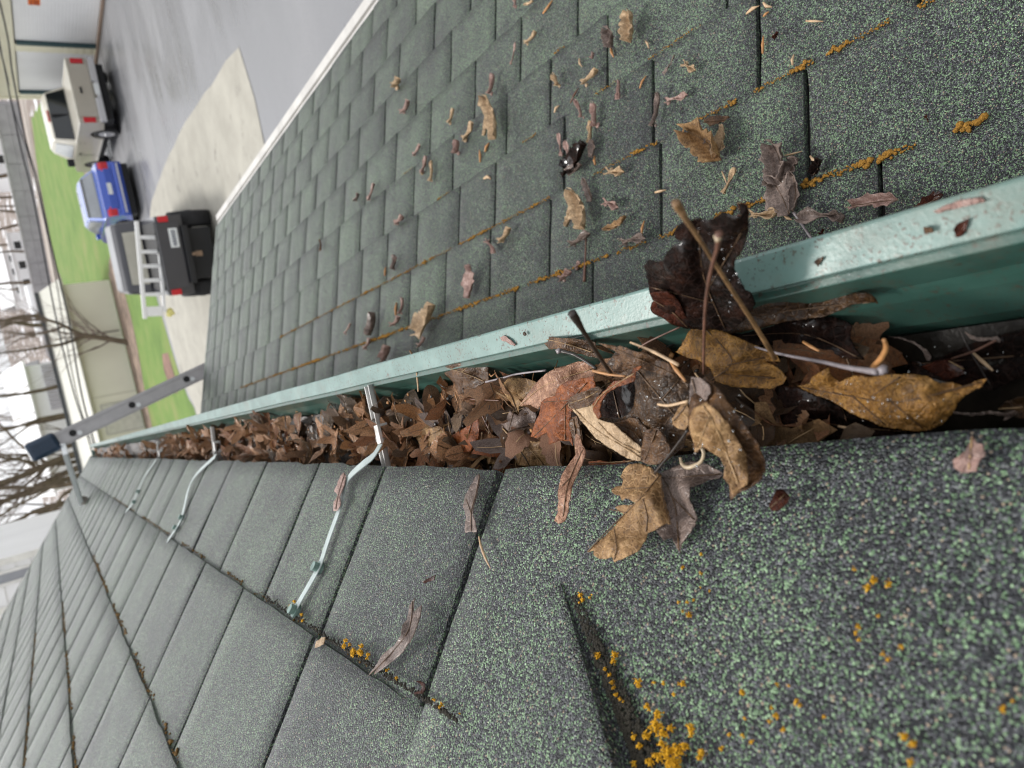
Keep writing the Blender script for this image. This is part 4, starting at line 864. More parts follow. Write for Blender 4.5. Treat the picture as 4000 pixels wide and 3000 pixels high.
ucourses = {1: [(.55, .62), (.66, .72), (.76, .79), (.86, .95), (1.02, 1.12), (1.3, 1.55), (1.7, 2.3), (2.5, 3.4)], 2: [(.95, 1.1), (1.2, 1.5), (1.65, 2.0), (2.2, 3.0)], 3: [(1.5, 1.7), (1.85, 2.4), (2.6, 3.2)], 4: [(2.1, 2.6), (2.8, 3.6)]}
for r, segs in ucourses.items():
    for j, (a, b_) in enumerate(segs):
        bm = bmesh.new()
        moss_strip(bm, P_U, U_U, N_U, rows[r]-.004, a, b_, .0052*(1 if r == 1 else 1.9), 200 if r == 1 else 110, rnd, 0, .003)
        tag(obj('moss_strip', bm, M['moss_dark'], None, True), 'brown moss strip on the %s upper roof course edge, %s from near end' % (ordn[r-1], ordn[j]), 'moss', 'brown moss strips along the upper roof courses')
# yellow lichen near the camera: one object for each patch
def lichen(label, W, spots, rpx, W_n=14, h=.008, dens=1.0):
    """ruffled crust grown over a set of spots (x, y, radius in window pixels)"""
    bm = bmesh.new(); k = W((1, 0))[0]-W((0, 0))[0]; st = rpx*.13; sd_ = len(label)*1.7+spots[0][0]
    x0 = min(x-r*1.6 for x, y, r in spots); x1 = max(x+r*1.6 for x, y, r in spots); y0 = min(y-r*1.6 for x, y, r in spots); y1 = max(y+r*1.6 for x, y, r in spots)
    V = {}
    for i in range(int((x1-x0)/st)+1):
        for j in range(int((y1-y0)/st)+1):
            x = x0+i*st; y = y0+j*st
            v = max(1-math.hypot(x-a, y-b_)/(r*1.25) for a, b_, r in spots)
            if v < -.35: continue
            q = Vector((x/rpx*2.2, y/rpx*2.2, sd_)); v += .62*noise.noise(q)+.42*noise.noise(q*2.7)
            if v > .16:
                jx = x+st*.4*noise.noise(q*5); jy = y+st*.4*noise.noise(q*5+Vector((9, 0, 0)))
                V[i, j] = bm.verts.new(at(*W((jx, jy)), 'U', h-.0008+min(.0022, .0030*(v-.16))*(.75+.9*noise.noise(q*3.3))))
    for (i, j) in list(V):
        c4 = [V.get(p) for p in ((i, j), (i+1, j), (i+1, j+1), (i, j+1))]
        if all(c4): bm.faces.new(c4)
    bmesh.ops.delete(bm, geom=[v for v in bm.verts if not v.link_faces], context='VERTS')
    bmesh.ops.recalc_face_normals(bm, faces=bm.faces)
    if sum(f.normal.dot(N_U) for f in bm.faces) < 0: bmesh.ops.reverse_faces(bm, faces=bm.faces)
    if not bm.faces: lump(bm, at(*W(spots[0][:2]), 'U', h), .001, .6, 1, N_U)
    o = obj('lichen_patch', bm, M['lichen'], None, True); return tag(o, label, 'lichen', 'yellow lichen patches on the near shingles')
lichen('large golden lichen patch at the bottom of the lifted shingle corner', WI, [(1750, 1190, 40), (1730, 1290, 60), (1660, 1350, 35), (1790, 1330, 50), (1850, 1300, 35), (1900, 1470, 60), (1820, 1480, 50), (1760, 1520, 60), (1870, 1570, 70), (1690, 1560, 40), (1960, 1440, 40), (1560, 1360, 28), (1600, 1430, 26), (1560, 1580, 26), (1780, 1420, 30)], 40)
lichen('golden lichen blotch right of the large golden patch', WI, [(2000, 1290, 36), (2010, 1340, 30), (2090, 1490, 34), (2075, 1530, 24)], 40)
lichen('golden lichen blobs in a short row above the large golden patch', WI, [(1590, 930, 32), (1600, 965, 22), (1715, 940, 18), (1795, 945, 18), (1940, 945, 32), (1870, 1028, 18), (1660, 1120, 30), (1680, 1150, 18)], 36)
lichen('yellow lichen tuft at the tip of the lifted shingle edge', WI, [(1140, 250, 24), (1155, 290, 18), (1215, 270, 14), (1230, 250, 10), (1130, 310, 10)], 26)
lichen('thin yellow lichen trail inside the dark band under the lifted edge', WI, [(1275, 725, 28), (1335, 830, 18), (1365, 875, 18), (1390, 935, 20), (1400, 975, 18), (1420, 1030, 20), (1450, 1065, 18), (1475, 1090, 10)], 26)
lichen('brownish yellow lichen clump beside the dark band', WI, [(1410, 720, 30), (1400, 770, 26)], 26)
lichen('bright yellow lichen fringe on the course edge between two keyways', WG, [(905, 610, 18), (890, 655, 24), (935, 640, 16), (965, 690, 28), (1030, 650, 22), (1015, 700, 30), (960, 720, 20), (1085, 715, 18), (1075, 745, 14)], 22, h=.011)
lichen('yellow lichen specks beside the bolt at the strap end', WG, [(500, 300, 14), (560, 405, 16), (565, 450, 14), (465, 335, 10)], 18, h=.009)
lichen('small yellow lichen fringe right of the torn leaf strip', WG, [(1230, 840, 14), (1245, 830, 10), (1305, 900, 14), (1600, 1070, 14), (1660, 1110, 20), (1640, 1130, 14), (1800, 1180, 10)], 18, h=.010)
lichen('pair of yellow lichen dots right of the tan maple leaf', WE, [(1140, 1040, 18), (1285, 935, 16), (1285, 1085, 16)], 20)
lichen('yellow lichen group in the middle of the near shingles', WE, [(1105, 1310, 16), (1175, 1310, 16), (1225, 1295, 13), (1140, 1385, 13), (1190, 1410, 26), (1350, 1225, 13), (1280, 1195, 10)], 22)
lichen('three big blurred yellow lichen blobs on the near shingles', WJ, [(1085, 180, 28), (1130, 120, 30), (1230, 150, 34), (985, 45, 18)], 40)
lichen('blurred yellow lichen string near the right part of the roof', WJ, [(1020, 460, 26), (1000, 500, 18), (1025, 550, 20), (1165, 380, 18), (1195, 650, 20), (1235, 690, 20), (1325, 600, 26)], 34)
lichen('blurred yellow lichen blobs at the lower right corner', WJ, [(1350, 1245, 36), (1410, 1300, 34), (1400, 1440, 34), (2060, 1050, 30), (2130, 990, 18)], 44)
lichen('scattered golden lichen dots at the lower middle edge of the roof', WJ, [(185, 928, 22), (570, 1000, 24), (595, 1020, 20), (430, 1100, 22), (378, 1140, 18), (200, 1115, 16), (188, 1240, 20), (255, 1285, 22), (478, 1195, 20), (90, 1230, 18), (30, 1332, 22), (775, 1105, 18), (395, 1040, 16), (437, 873, 16), (520, 880, 13)], 34)
# black grit lying in the band below the lifted edge and on the course edge
bm = bmesh.new()
for i in range(900):
    t = rnd.random()**.7; x = 1060+t*520+rnd.random()**1.6*(60+150*t); y = 240+t*1360+rnd.uniform(-30, 30)
    p = at(*WI((x, y)), 'U', .0068); lump(bm, p, rnd.uniform(.0005, .0013), .5, rnd.random()*99, N_U, 1)
for i in range(500):
    t = rnd.random(); x = 280+t*1500; y = 290+t*960-abs(rnd.gauss(0, 22))
    p = at(*WG((x, y)), 'U', .0085); lump(bm, p, rnd.uniform(.0006, .0016), .5, rnd.random()*99, N_U, 1)
tag(obj('roof_grit', bm, M['grime'], None, True), 'black washed grit lying along shingle edges near the camera', 'grit', kind='stuff')
# beads of rain on the wet leaves and the gutter lip
M['drop'], _t, _b = new_mat('clear water bead'); _b.inputs['Base Color'].default_value = (.9, .92, .92, 1); _b.inputs['Roughness'].default_value = .02; _b.inputs['Transmission Weight'].default_value = .85; _b.inputs['IOR'].default_value = 1.33
bm = bmesh.new(); rd = random.Random(9)
def beads(W, x0, x1, y0, y1, n, h0, gy=0, c=0):
    for i in range(n):
        x, y = W((rd.uniform(x0, x1), rd.uniform(y0, y1)))
        lump(bm, at(x, y, 'G', h0+gy*(y-c)), rd.choice((.00025, .0003, .0004, .0006)), .7, rd.random()*50, UPZ, 1)
beads(WA, 1150, 1650, 450, 1300, 70, -.2905, -.000115, 1280)
beads(WB, 1430, 1900, 560, 1250, 46, -.2475)
beads(WC, 700, 1600, 600, 900, 30, -.3085)
beads(WC, 1250, 2180, 250, 900, 14, -.352)
beads(WH, -40, 900, 760, 640, 14, -.2995)
beads(WB, 900, 1300, 300, 1000, 24, -.2655)
tag(obj('water_beads', bm, M['drop'], None, True), 'clear beads of rain water on the wet foreground leaves', 'water beads', kind='stuff')
# needles, stems and crumbs mixed into the litter
bm = bmesh.new(); rn = random.Random(17)
for i in range(420):
    y = .30+3.2*rn.random()**1.8; x = rn.uniform(-.108, -.012); z = -.340+.022*sstep(.3, .75, y)+rn.uniform(0, .020); a = rn.uniform(0, 6.28); L = rn.uniform(.006, .026)
    d = Vector((math.cos(a), math.sin(a), rn.uniform(-.35, .35)))*L; c = Vector((x, y, z)); q = c+d*.5+Vector((rn.gauss(0, .0015), rn.gauss(0, .0015), .001)); r = rn.uniform(.0003, .0008)
    if not (-.112 < (c+d).x < -.008): continue
    tube(bm, [c, q, c+d], [r, r*.9, r*.5], 4, rn.randrange(3))
for i in range(500):
    y = .28+2.2*rn.random()**1.6; lump(bm, (rn.uniform(-.11, -.018), y, -.340+.020*sstep(.3, .75, y)+rn.uniform(0, .014)), rn.uniform(.0008, .0026), .5, rn.random()*99, UPZ, 1, rn.randrange(4))
tag(obj('litter_crumbs', bm, [M['twig'], M['needle'], M['twig_dark'], M['mulch']], None, True), 'needles, stems and crumbs mixed into the gutter leaf litter', 'leaf crumbs', kind='stuff')
# things stuck on the gutter lip
for lab, W, pts, m, h in (('dry papery scrap stuck on the lip right of the pointed leaf', WD, [(838, 280), (870, 262), (930, 300), (980, 345), (970, 362), (900, 325), (855, 312)], 'rose', -.2985),
                       ('tiny dark bud stuck on the gutter lip near the dark stalk', WD, [(1048, 235), (1062, 225), (1078, 250), (1066, 268), (1050, 258)], 'deep', -.2985),
                       ('small brown square scrap on the near gutter lip', WH, [(1420, 378), (1492, 385), (1500, 418), (1428, 425)], 'brown', -.2965),
                       ('dark wet clot on the near gutter lip beside two beads', WH, [(1660, 400), (1690, 355), (1735, 330), (1780, 310), (1760, 380), (1735, 440), (1680, 455)], 'darkred', -.2965),
                       ('reddish leaf stalk scrap along the outer edge of the near gutter lip', WH, [(1500, 252), (1600, 200), (1740, 160), (1880, 140), (1908, 175), (1780, 205), (1640, 240), (1530, 270)], 'rose', -.2965),
                       ('blackish speck on the near gutter lip above the lapped dark leaf', WH, [(562, 655), (590, 625), (632, 605), (625, 640), (590, 685)], 'deep', -.2965)):
    leaf('lip_scrap', lab, W, pts, hfun('G', h), m, step=7)
# extra leaves that build up the heap
leaf('leaf', 'brown wet leaf at the top of the heap behind the rolled leaf', WB, [(560, 95), (640, 110), (730, 130), (760, 118), (900, 170), (1010, 200), (1210, 285), (1290, 380), (1240, 420), (1100, 370), (960, 330), (860, 330), (760, 380), (690, 330), (720, 260), (690, 215), (760, 200), (700, 160), (620, 130)],
     hfun('G', -.266, 0, 0, (0, 0), [(2480, 1400, 60, .006)]), 'brown', [[(1270, 390), (1000, 270), (720, 150)], [(1000, 270), (880, 320)]], 3, 'vein_dark')
leaf('leaf', 'amber lower blade of the heap resting on the shingle edge', WB, [(960, 1190), (960, 1060), (1000, 900), (1110, 880), (1180, 960), (1240, 1080), (1200, 1160), (1120, 1215), (1030, 1225)], hfun('G', -.2675, 0, 0, (0, 0), [(2560, 1740, 40, .004)]), 'brown', [[(990, 1180), (1100, 900)]], 2.6, 'vein_dark')
leaf('leaf', 'shiny brown fragments curled in the dark centre of the heap', WB, [(1245, 790), (1290, 730), (1330, 660), (1380, 640), (1400, 700), (1400, 850), (1360, 900), (1310, 890), (1250, 850)], hfun('G', -.2565), 'tan', [[(1260, 820), (1370, 680)]], 2, 'vein_dark', step=9)
leaf('leaf', 'lilac grey wet leaf back catching the sky behind the draped leaf', WB, [(1420, 410), (1500, 420), (1590, 490), (1600, 560), (1540, 640), (1500, 690), (1420, 700), (1400, 640), (1410, 520)], hfun('G', -.2505), 'grey', [[(1430, 430), (1490, 680)]], 2, 'vein_dark')
leaf('leaf', 'curled rust and tan strip below the rolled leaf at the shingle edge', WB, [(465, 1195), (560, 1185), (680, 1200), (800, 1180), (935, 1180), (860, 1200), (700, 1230), (580, 1252), (530, 1255), (480, 1225)], hfun('G', -.290), 'orange', [[(480, 1210), (900, 1188)]], 2, 'vein')
leaf('leaf', 'slim brown twisted leaf between the orange leaf and the maple seed', WB, [(300, 790), (360, 770), (385, 860), (400, 960), (405, 1060), (380, 1150), (360, 1180), (352, 1080), (330, 980), (292, 860)], hfun('G', -.284), 'brown', [[(330, 800), (375, 1150)]], 2, 'vein_dark')

# ================================================================== GROUND
M['ground'] = plain('dull winter earth', (.20, .165, .13), .95, 0, .45, .35, .2)
def patch(name, pts, z, mat, edge=0.0, seed=1):
    bm = bmesh.new(); o = []
    n = len(pts)
    for i in range(n):
        a = Vector((*pts[i], 0)); b_ = Vector((*pts[(i+1) % n], 0)); k = max(1, int((b_-a).length/.6)) if edge else 1
        for j in range(k):
            p = a.lerp(b_, j/k)
            if edge: p += Vector((noise.noise(p*.9+Vector((seed, 0, 0))), noise.noise(p*.9+Vector((0, seed, 3))), 0))*edge
            o.append(p)
    bm.faces.new([bm.verts.new((p.x, p.y, z)) for p in o]); bmesh.ops.triangulate(bm, faces=bm.faces)
    for f in bm.faces:
        if f.normal.z < 0: f.normal_flip()
    return tag(obj(name, bm, mat), kind='structure')
def asphalt_mat():
    m, t, b = new_mat('wet grey asphalt'); co = coords(t)
    n = noise_(t, coords(t, (.35, .9, 1)), .9, 5, .6); r = ramp(t, [(.3, (.165, .165, .172)), (.7, (.235, .235, .243))]); t.links.new(n.outputs[0], r.inputs[0])
    f = noise_(t, co, 60, 2); c = mixc(t, ramp_fac(t, f.outputs[0], .55, .8), r.outputs[0], (.14, .14, .15)); t.links.new(c, b.inputs['Base Color'])
    rr = nd(t, 'ShaderNodeMapRange'); rr.inputs[1].default_value = .35; rr.inputs[2].default_value = .65; rr.inputs[3].default_value = .22; rr.inputs[4].default_value = .6
    t.links.new(n.outputs[0], rr.inputs[0]); t.links.new(rr.outputs[0], b.inputs['Roughness']); return m
def concrete_mat():
    m, t, b = new_mat('stained beige concrete'); co = coords(t)
    n = noise_(t, co, 1.3, 6, .65); r = ramp(t, [(.3, (.30, .283, .24)), (.7, (.40, .38, .325))]); t.links.new(n.outputs[0], r.inputs[0])
    s = noise_(t, co, 2.2, 5, .75); c = mixc(t, math_(t, 'MULTIPLY', ramp_fac(t, s.outputs[0], .60, .72), .8), r.outputs[0], (.12, .115, .10)); t.links.new(c, b.inputs['Base Color'])
    b.inputs['Roughness'].default_value = .8; return m
def grass_mat():
    m, t, b = new_mat('spring lawn'); co = coords(t)
    n = noise_(t, co, .5, 6, .7); r = ramp(t, [(.3, (.085, .155, .022)), (.5, (.13, .215, .036)), (.62, (.18, .22, .055)), (.78, (.25, .22, .10))]); t.links.new(n.outputs[0], r.inputs[0])
    f = noise_(t, co, 9, 3); c = mixc(t, math_(t, 'MULTIPLY', ramp_fac(t, f.outputs[0], .5, .8), .5), r.outputs[0], (.10, .16, .04)); t.links.new(c, b.inputs['Base Color'])
    b.inputs['Roughness'].default_value = .95; return m
def woods_mat():
    m, t, b = new_mat('leaf litter and old snow'); co = coords(t)
    n = noise_(t, co, .25, 6, .7); r = ramp(t, [(.3, (.15, .115, .095)), (.7, (.27, .22, .19))]); t.links.new(n.outputs[0], r.inputs[0])
    s = noise_(t, coords(t, (1, .35, 1)), .42, 5, .65); c = mixc(t, ramp_fac(t, s.outputs[0], .56, .59), r.outputs[0], (.72, .72, .74)); t.links.new(c, b.inputs['Base Color'])
    b.inputs['Roughness'].default_value = .9; return m
patch('ground', [(-600, -80), (600, -80), (600, 900), (-600, 900)], GZ-.02, M['ground'])
patch('driveway', [(-6, -20), (40, -20), (40, 20), (12.3, 21), (12.3, 28.8), (15.5, 31), (13, 36), (9.8, 34.8), (6.5, 29.2), (3.2, 25.2), (-6, 20)], GZ-.012, asphalt_mat())
patch('concrete_pad', [(5.79, 11.55), (5.95, 12.4), (6.05, 13.5), (6.32, 15.3), (6.44, 16.9), (6.5, 18.9), (6.5, 22.0), (5.9, 24.3), (4.3, 24.7), (2.9, 24.4), (1.5, 24.1), (.5, 23.1), (-6, 21.6), (-6, -2), (2.2, 5), (3.3, 9.6), (4.1, 11.4), (4.9, 11.35)], GZ-.004, concrete_mat(), .05, 4)
GR = grass_mat()
patch('lawn', [(-30, 20.8), (-6, 21.9), (.4, 23.2), (1.4, 24.3), (2.8, 24.8), (4.4, 25.2), (6.2, 29.5), (9.2, 35.4), (13.5, 37), (19.2, 44), (24, 60), (22.6, 68), (16.5, 74), (9, 62), (5, 50), (-30, 46)], GZ-.008, GR, .25, 8)
patch('mulch_bed', [(7.9, 32.9), (6.9, 32.6), (4.0, 32.4), (1.5, 34.0), (-3, 34.6), (-14, 35), (-14, 36.6), (7.6, 36.6)], GZ+.0, plain('brown mulch bed', (.21, .15, .11), .95, 0, .5, 2.5), .3, 2)
patch('bare_soil', [(2.6, 25.6), (1.6, 25.2), (1.1, 25.6), (1.2, 26.8), (1.9, 27.4), (2.6, 26.8)], GZ+.0, plain('brown bare soil', (.20, .115, .085), .95, 0, .4, 2.5), .4, 6)
patch('woodland_floor', [(-60, 62), (-10, 62), (4, 62), (16, 76), (23, 71), (25, 62), (14, 34), (90, 30), (220, 80), (220, 400), (-160, 400)], GZ-.012, woods_mat())
patch('road', [(27, 60), (31, 64), (20, 84), (6, 98), (-30, 106), (-30, 100), (5, 91.5), (17, 79)], GZ-.006, plain('dusty road', (.36, .31, .27), .9, 0, .2, .6))
# hill rising behind
bm = bmesh.new(); g = []
for i in range(41):
    row = []
    for j in range(13):
        x = -170+i*10; y = 120+j*16
        row.append(bm.verts.new((x, y, GZ-.5+(j*.85)*(1-.0*abs(x)/200)+1.3*noise.noise(Vector((x*.02, y*.02, 0)))*(j > 0))))
    g.append(row)
for i in range(40):
    for j in range(12): bm.faces.new((g[i][j], g[i+1][j], g[i+1][j+1], g[i][j+1]))
tag(obj('hill', bm, bpy.data.materials['leaf litter and old snow'], smooth=True), kind='structure')

# ================================================================== GARAGE
def part(name, parent, mat, build, smooth=False, bev=0.0):
    bm = bmesh.new(); build(bm); bmesh.ops.recalc_face_normals(bm, faces=bm.faces)
    o = obj(name, bm, mat, parent, smooth)
    if bev:
        b = o.modifiers.new('bevel', 'BEVEL'); b.width = bev; b.segments = 2; b.limit_method = 'ANGLE'; b.angle_limit = .6
    return o
M['cream'] = plain('cream siding', (.68, .65, .50), .6, 0, .05, 2)
M['door_white'] = plain('white ribbed door', (.78, .78, .78), .4, 0, .03, 2)
M['teal'] = plain('dark teal door trim', (.022, .06, .068), .5, 0, .1, 3)
M['orange_sign'] = plain('orange sign', (.75, .16, .01), .5, 0, .08, 8)
M['sign_ink'] = plain('dark red sign lettering', (.30, .04, .01), .5)
M['roof_grey'] = plain('grey shingles far', (.20, .20, .20), .8, 0, .2, 3)
KX = 12.15
gar = thing('garage', 'cream sided garage with two white doors and dark teal door trim', 'garage', (KX, 24, GZ))
def lap(bm, x, y0, y1, z0, z1, step=.2):
    z = z0
    while z < z1-.01:
        zz = min(z+step, z1)
        vs = [bm.verts.new(p) for p in ((x, y0, z), (x, y1, z), (x+.016, y1, zz), (x+.016, y0, zz))]; bm.faces.new(vs)
        vs = [bm.verts.new(p) for p in ((x+.016, y0, zz), (x+.016, y1, zz), (x, y1, zz), (x, y0, zz))]; bm.faces.new(vs); z = zz
D1 = (-6.0, .62); D2 = (1.22, 4.05); DT = 2.16
def garage_wall(bm):
    for a, b_, z0, z1 in ((-10, D1[0]-.12, 0, 3.4), (D1[1]+.13, D2[0]-.02, 0, DT+.05), (D2[1]+.12, 4.55, 0, DT+.05), (D1[0]-.12, 4.55, DT+.05, 3.4)): lap(bm, 0, a, b_, z0, z1)
    box(bm, .03, 7, 4.48, 4.54, 0, 3.4); box(bm, .25, 7, -10, 4.45, 0, 3.4)
part('wall', gar, M['cream'], garage_wall)
for (a, b_) in (D1, D2):
    def door(bm):
        n = 24
        for i in range(n):
            z0 = DT*i/n; z1 = DT*(i+1)/n
            box(bm, .07, .10, a, b_, z0+.006, z1-.006); box(bm, .084, .10, a, b_, z1-.006, z1+.006)
    part('door', gar, M['door_white'], door)
    part('door_trim', gar, M['teal'], lambda bm: box(bm, -.012, .09, b_, b_+.16, 0, DT))
part('corner_board', gar, M['cream'], lambda bm: box(bm, -.02, .12, 4.45, 4.60, 0, 3.4))
part('base_strip', gar, plain('brown garage kerb', (.22, .16, .12), .9), lambda bm: box(bm, -.06, .05, -10, 4.5, 0, .07))
sg = part('sign', gar, M['orange_sign'], lambda bm: box(bm, .055, .069, -1.72, -1.42, 1.52, 1.80))
part('lettering', sg, M['sign_ink'], lambda bm: [box(bm, .048, .054, -1.69+.03*i, -1.69+.03*i+.022, z, z+.05) for z in (1.70, 1.62, 1.555) for i in range(9) if (i+int(z*100)) % 5])
def groof(bm):
    vs = [bm.verts.new(p) for p in ((-.5, -10.4, 3.3), (-.5, 4.95, 3.3), (3.6, 4.95, 5.2), (3.6, -10.4, 5.2), (7.6, 4.95, 3.3), (7.6, -10.4, 3.3))]
    bm.faces.new((vs[0], vs[1], vs[2], vs[3])); bm.faces.new((vs[3], vs[2], vs[4], vs[5]))
o = part('roof', gar, M['roof_grey'], groof); s = o.modifiers.new('t', 'SOLIDIFY'); s.thickness = .12
part('eave_board', gar, M['cream'], lambda bm: box(bm, -.52, -.48, -10.4, 4.95, 3.12, 3.29))

# ================================================================== VEHICLES (x right, y forward, origin at the middle of the rear bumper on the ground)
M['black'] = plain('black rubber', (.016, .016, .018), .8, 0, .3, 12)
M['shadow_black'] = plain('dark underbody', (.012, .012, .013), .7)
M['rim'] = plain('alloy rim', (.55, .55, .56), .35, .5)
M['dark_rim'] = plain('dark rim', (.05, .05, .055), .45, .4)
M['glass'] = plain('dark car glass', (.012, .015, .017), .08, 0, .3, 3, .7)
M['glass_grey'] = plain('grey rear glass', (.20, .215, .23), .12, 0, .1, 3, .6)
M['glass_clear'] = plain('pale see through glass', (.42, .40, .33), .2, 0, .1, 3)
M['red'] = plain('red lamp lens', (.50, .012, .02), .2, 0, .1, 10)
M['plate'] = plain('white number plate', (.72, .74, .74), .4, 0, .04, 30)
M['ink'] = plain('dark plate lettering', (.05, .06, .10), .5)
M['champagne'] = plain('champagne paint', (.42, .385, .325), .28, .15, .04, 3, coat=.5)
M['cream_paint'] = plain('cream white paint', (.62, .585, .50), .28, 0, .04, 3, coat=.5)
M['chrome'] = plain('dull chrome', (.58, .58, .60), .28, .6, .05, 8)
M['blue'] = plain('blue car paint', (.028, .080, .44), .25, .1, .06, 3, coat=.7)
M['charcoal'] = plain('charcoal paint', (.040, .040, .048), .3, .1, .08, 3, coat=.5)
M['ladder_white'] = plain('white step ladder', (.80, .80, .79), .45, 0, .03, 20)
M['yellow'] = plain('pale yellow plastic', (.68, .62, .22), .5, 0, .1, 10)
def prof(bm, pts, hw, mi=0):
    """side outline (y,z) closed, carried across at half width hw(z) (a function or number)"""
    h = hw if callable(hw) else (lambda y, z: hw)
    a = [bm.verts.new((-h(y, z), y, z)) for y, z in pts]; b_ = [bm.verts.new((h(y, z), y, z)) for y, z in pts]; n = len(pts)
    for k in range(n): bm.faces.new((a[k], b_[k], b_[(k+1) % n], a[(k+1) % n])).material_index = mi
    for L in (a[::-1], b_):
        f = bm.faces.new(L); f.material_index = mi
    return a, b_
def prof_x(bm, pts, x0, x1):
    a = [bm.verts.new((x0, y, z)) for y, z in pts]; b_ = [bm.verts.new((x1, y, z)) for y, z in pts]; n = len(pts)
    for k in range(n): bm.faces.new((a[k], b_[k], b_[(k+1) % n], a[(k+1) % n]))
    bm.faces.new(a[::-1]); bm.faces.new(b_)
def quad_panel(bm, q, out, th=.012):
    q = [Vector(p) for p in q]; out = Vector(out).normalized()
    a = [bm.verts.new(p+out*th) for p in q]; b_ = [bm.verts.new(p-out*.02) for p in q]
    bm.faces.new(a); bm.faces.new(b_[::-1])
    for k in range(4): bm.faces.new((a[k], b_[k], b_[(k+1) % 4], a[(k+1) % 4]))
def wheel(root, x, y, r, wdt, rim='rim'):
    s = 1 if x > 0 else -1
    t = part('wheel', root, M['black'], lambda bm: wheel_shape(bm, x, y, r, wdt))
    part('rim', t, M[rim], lambda bm: (tube(bm, [(x+s*(wdt/2-.05), y, r), (x+s*(wdt/2+.008), y, r)], [r*.62, r*.60], 20), tube(bm, [(x+s*(wdt/2+.006), y, r), (x+s*(wdt/2+.03), y, r)], [r*.2, r*.16], 12)))
def wheel_shape(bm, x, y, r, w_):
    ring = [(-w_/2, r*.60), (-w_/2, r*.92), (-w_*.40, r*.985), (-w_*.2, r), (w_*.2, r), (w_*.40, r*.985), (w_/2, r*.92), (w_/2, r*.60)]; n = 26; rows_ = []
    for dx, rr in ring: rows_.append([bm.verts.new((x+dx, y+rr*math.cos(2*math.pi*k/n), r+rr*math.sin(2*math.pi*k/n))) for k in range(n)])
    for a, b_ in zip(rows_, rows_[1:]):
        for k in range(n): bm.faces.new((a[k], b_[k], b_[(k+1) % n], a[(k+1) % n]))
    bm.faces.new(rows_[0]); bm.faces.new(rows_[-1][::-1])
def cut_arches(o, ys, r, zc):
    bm = bmesh.new()
    for y in ys: tube(bm, [(-2, y, zc), (2, y, zc)], r, 24)
    me = bpy.data.meshes.new('arch'); bm.to_mesh(me); bm.free()
    c = bpy.data.objects.new('arch', me); C.objects.link(c); c.parent = o.parent
    bpy.context.view_layer.update()
    m = o.modifiers.new('arches', 'BOOLEAN'); m.object = c; m.operation = 'DIFFERENCE'; m.solver = 'EXACT'
    dg = bpy.context.evaluated_depsgraph_get(); new = bpy.data.meshes.new_from_object(o.evaluated_get(dg))
    o.modifiers.remove(m); o.data = new; bpy.data.objects.remove(c)

# --- champagne pickup
pk = thing('pickup_truck', 'champagne and cream pickup truck parked in front of the white garage door', 'pickup truck', (10.2, 23.35, GZ), math.radians(-4))
bedw = lambda y, z: .93-.03*max(0, (z-.8))
body = part('body', pk, M['champagne'], lambda bm: prof(bm, [(.05, .52), (.03, .80), (.06, 1.12), (2.15, 1.13), (3.95, 1.13), (4.9, 1.08), (5.45, 1.0), (5.55, .75), (5.5, .45), (4.6, .42), (1.6, .42)], bedw))
cut_arches(body, (1.15, 4.55), .45, .37)
b = body.modifiers.new('bevel', 'BEVEL'); b.width = .06; b.segments = 2; b.limit_method = 'ANGLE'; b.angle_limit = .7
cabw = lambda y, z: .88-.26*max(0, z-1.1)
part('cab', pk, M['cream_paint'], lambda bm: prof(bm, [(2.12, 1.11), (2.32, 1.70), (2.6, 1.78), (3.5, 1.78), (3.85, 1.68), (4.5, 1.11)], cabw), bev=.05)
part('bed_cover', pk, M['cream_paint'], lambda bm: box(bm, -.79, .79, .11, 2.08, 1.121, 1.15))
part('bed_rail', pk, M['cream_paint'], lambda bm: (box(bm, -.93, -.80, .1, 2.1, 1.125, 1.165), box(bm, .80, .93, .1, 2.1, 1.125, 1.165), box(bm, -.93, .93, .03, .10, 1.125, 1.165)), bev=.012)
part('rear_window', pk, M['glass'], lambda bm: quad_panel(bm, [(-.78, 2.135, 1.155), (.78, 2.135, 1.155), (.68, 2.31, 1.66), (-.68, 2.31, 1.66)], (0, -1, .33)))
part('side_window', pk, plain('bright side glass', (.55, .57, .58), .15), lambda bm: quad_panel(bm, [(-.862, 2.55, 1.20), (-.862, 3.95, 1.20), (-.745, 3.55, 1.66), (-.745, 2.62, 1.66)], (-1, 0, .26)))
part('side_window', pk, M['glass'], lambda bm: quad_panel(bm, [(.862, 3.95, 1.20), (.862, 2.55, 1.20), (.745, 2.62, 1.66), (.745, 3.55, 1.66)], (1, 0, .26)))
tg = part('tailgate', pk, M['champagne'], lambda bm: box(bm, -.76, .76, .0, .06, .62, 1.12), bev=.012)
part('handle', tg, M['black'], lambda bm: box(bm, -.09, .09, -.018, -.002, .90, .96))
for s in (-1, 1):
    part('tail_light', pk, M['red'], lambda bm: box(bm, min(s*.77, s*.915), max(s*.77, s*.915), -.005, .09, .72, 1.04), bev=.01)
part('brake_light', pk, M['red'], lambda bm: box(bm, -.17, .17, 2.29, 2.36, 1.705, 1.745))
bp = part('bumper', pk, M['chrome'], lambda bm: (box(bm, -.92, -.24, -.13, .03, .44, .62), box(bm, .24, .92, -.13, .03, .44, .62), box(bm, -.24, .24, -.12, .02, .44, .55)), bev=.02)
part('number_plate', bp, M['plate'], lambda bm: box(bm, -.16, .16, -.142, -.131, .47, .60))
part('mirror', pk, M['black'], lambda bm: box(bm, -1.14, -.90, 3.86, 3.98, 1.15, 1.36), bev=.03)
part('mirror', pk, M['black'], lambda bm: box(bm, .90, 1.14, 3.86, 3.98, 1.15, 1.36), bev=.03)
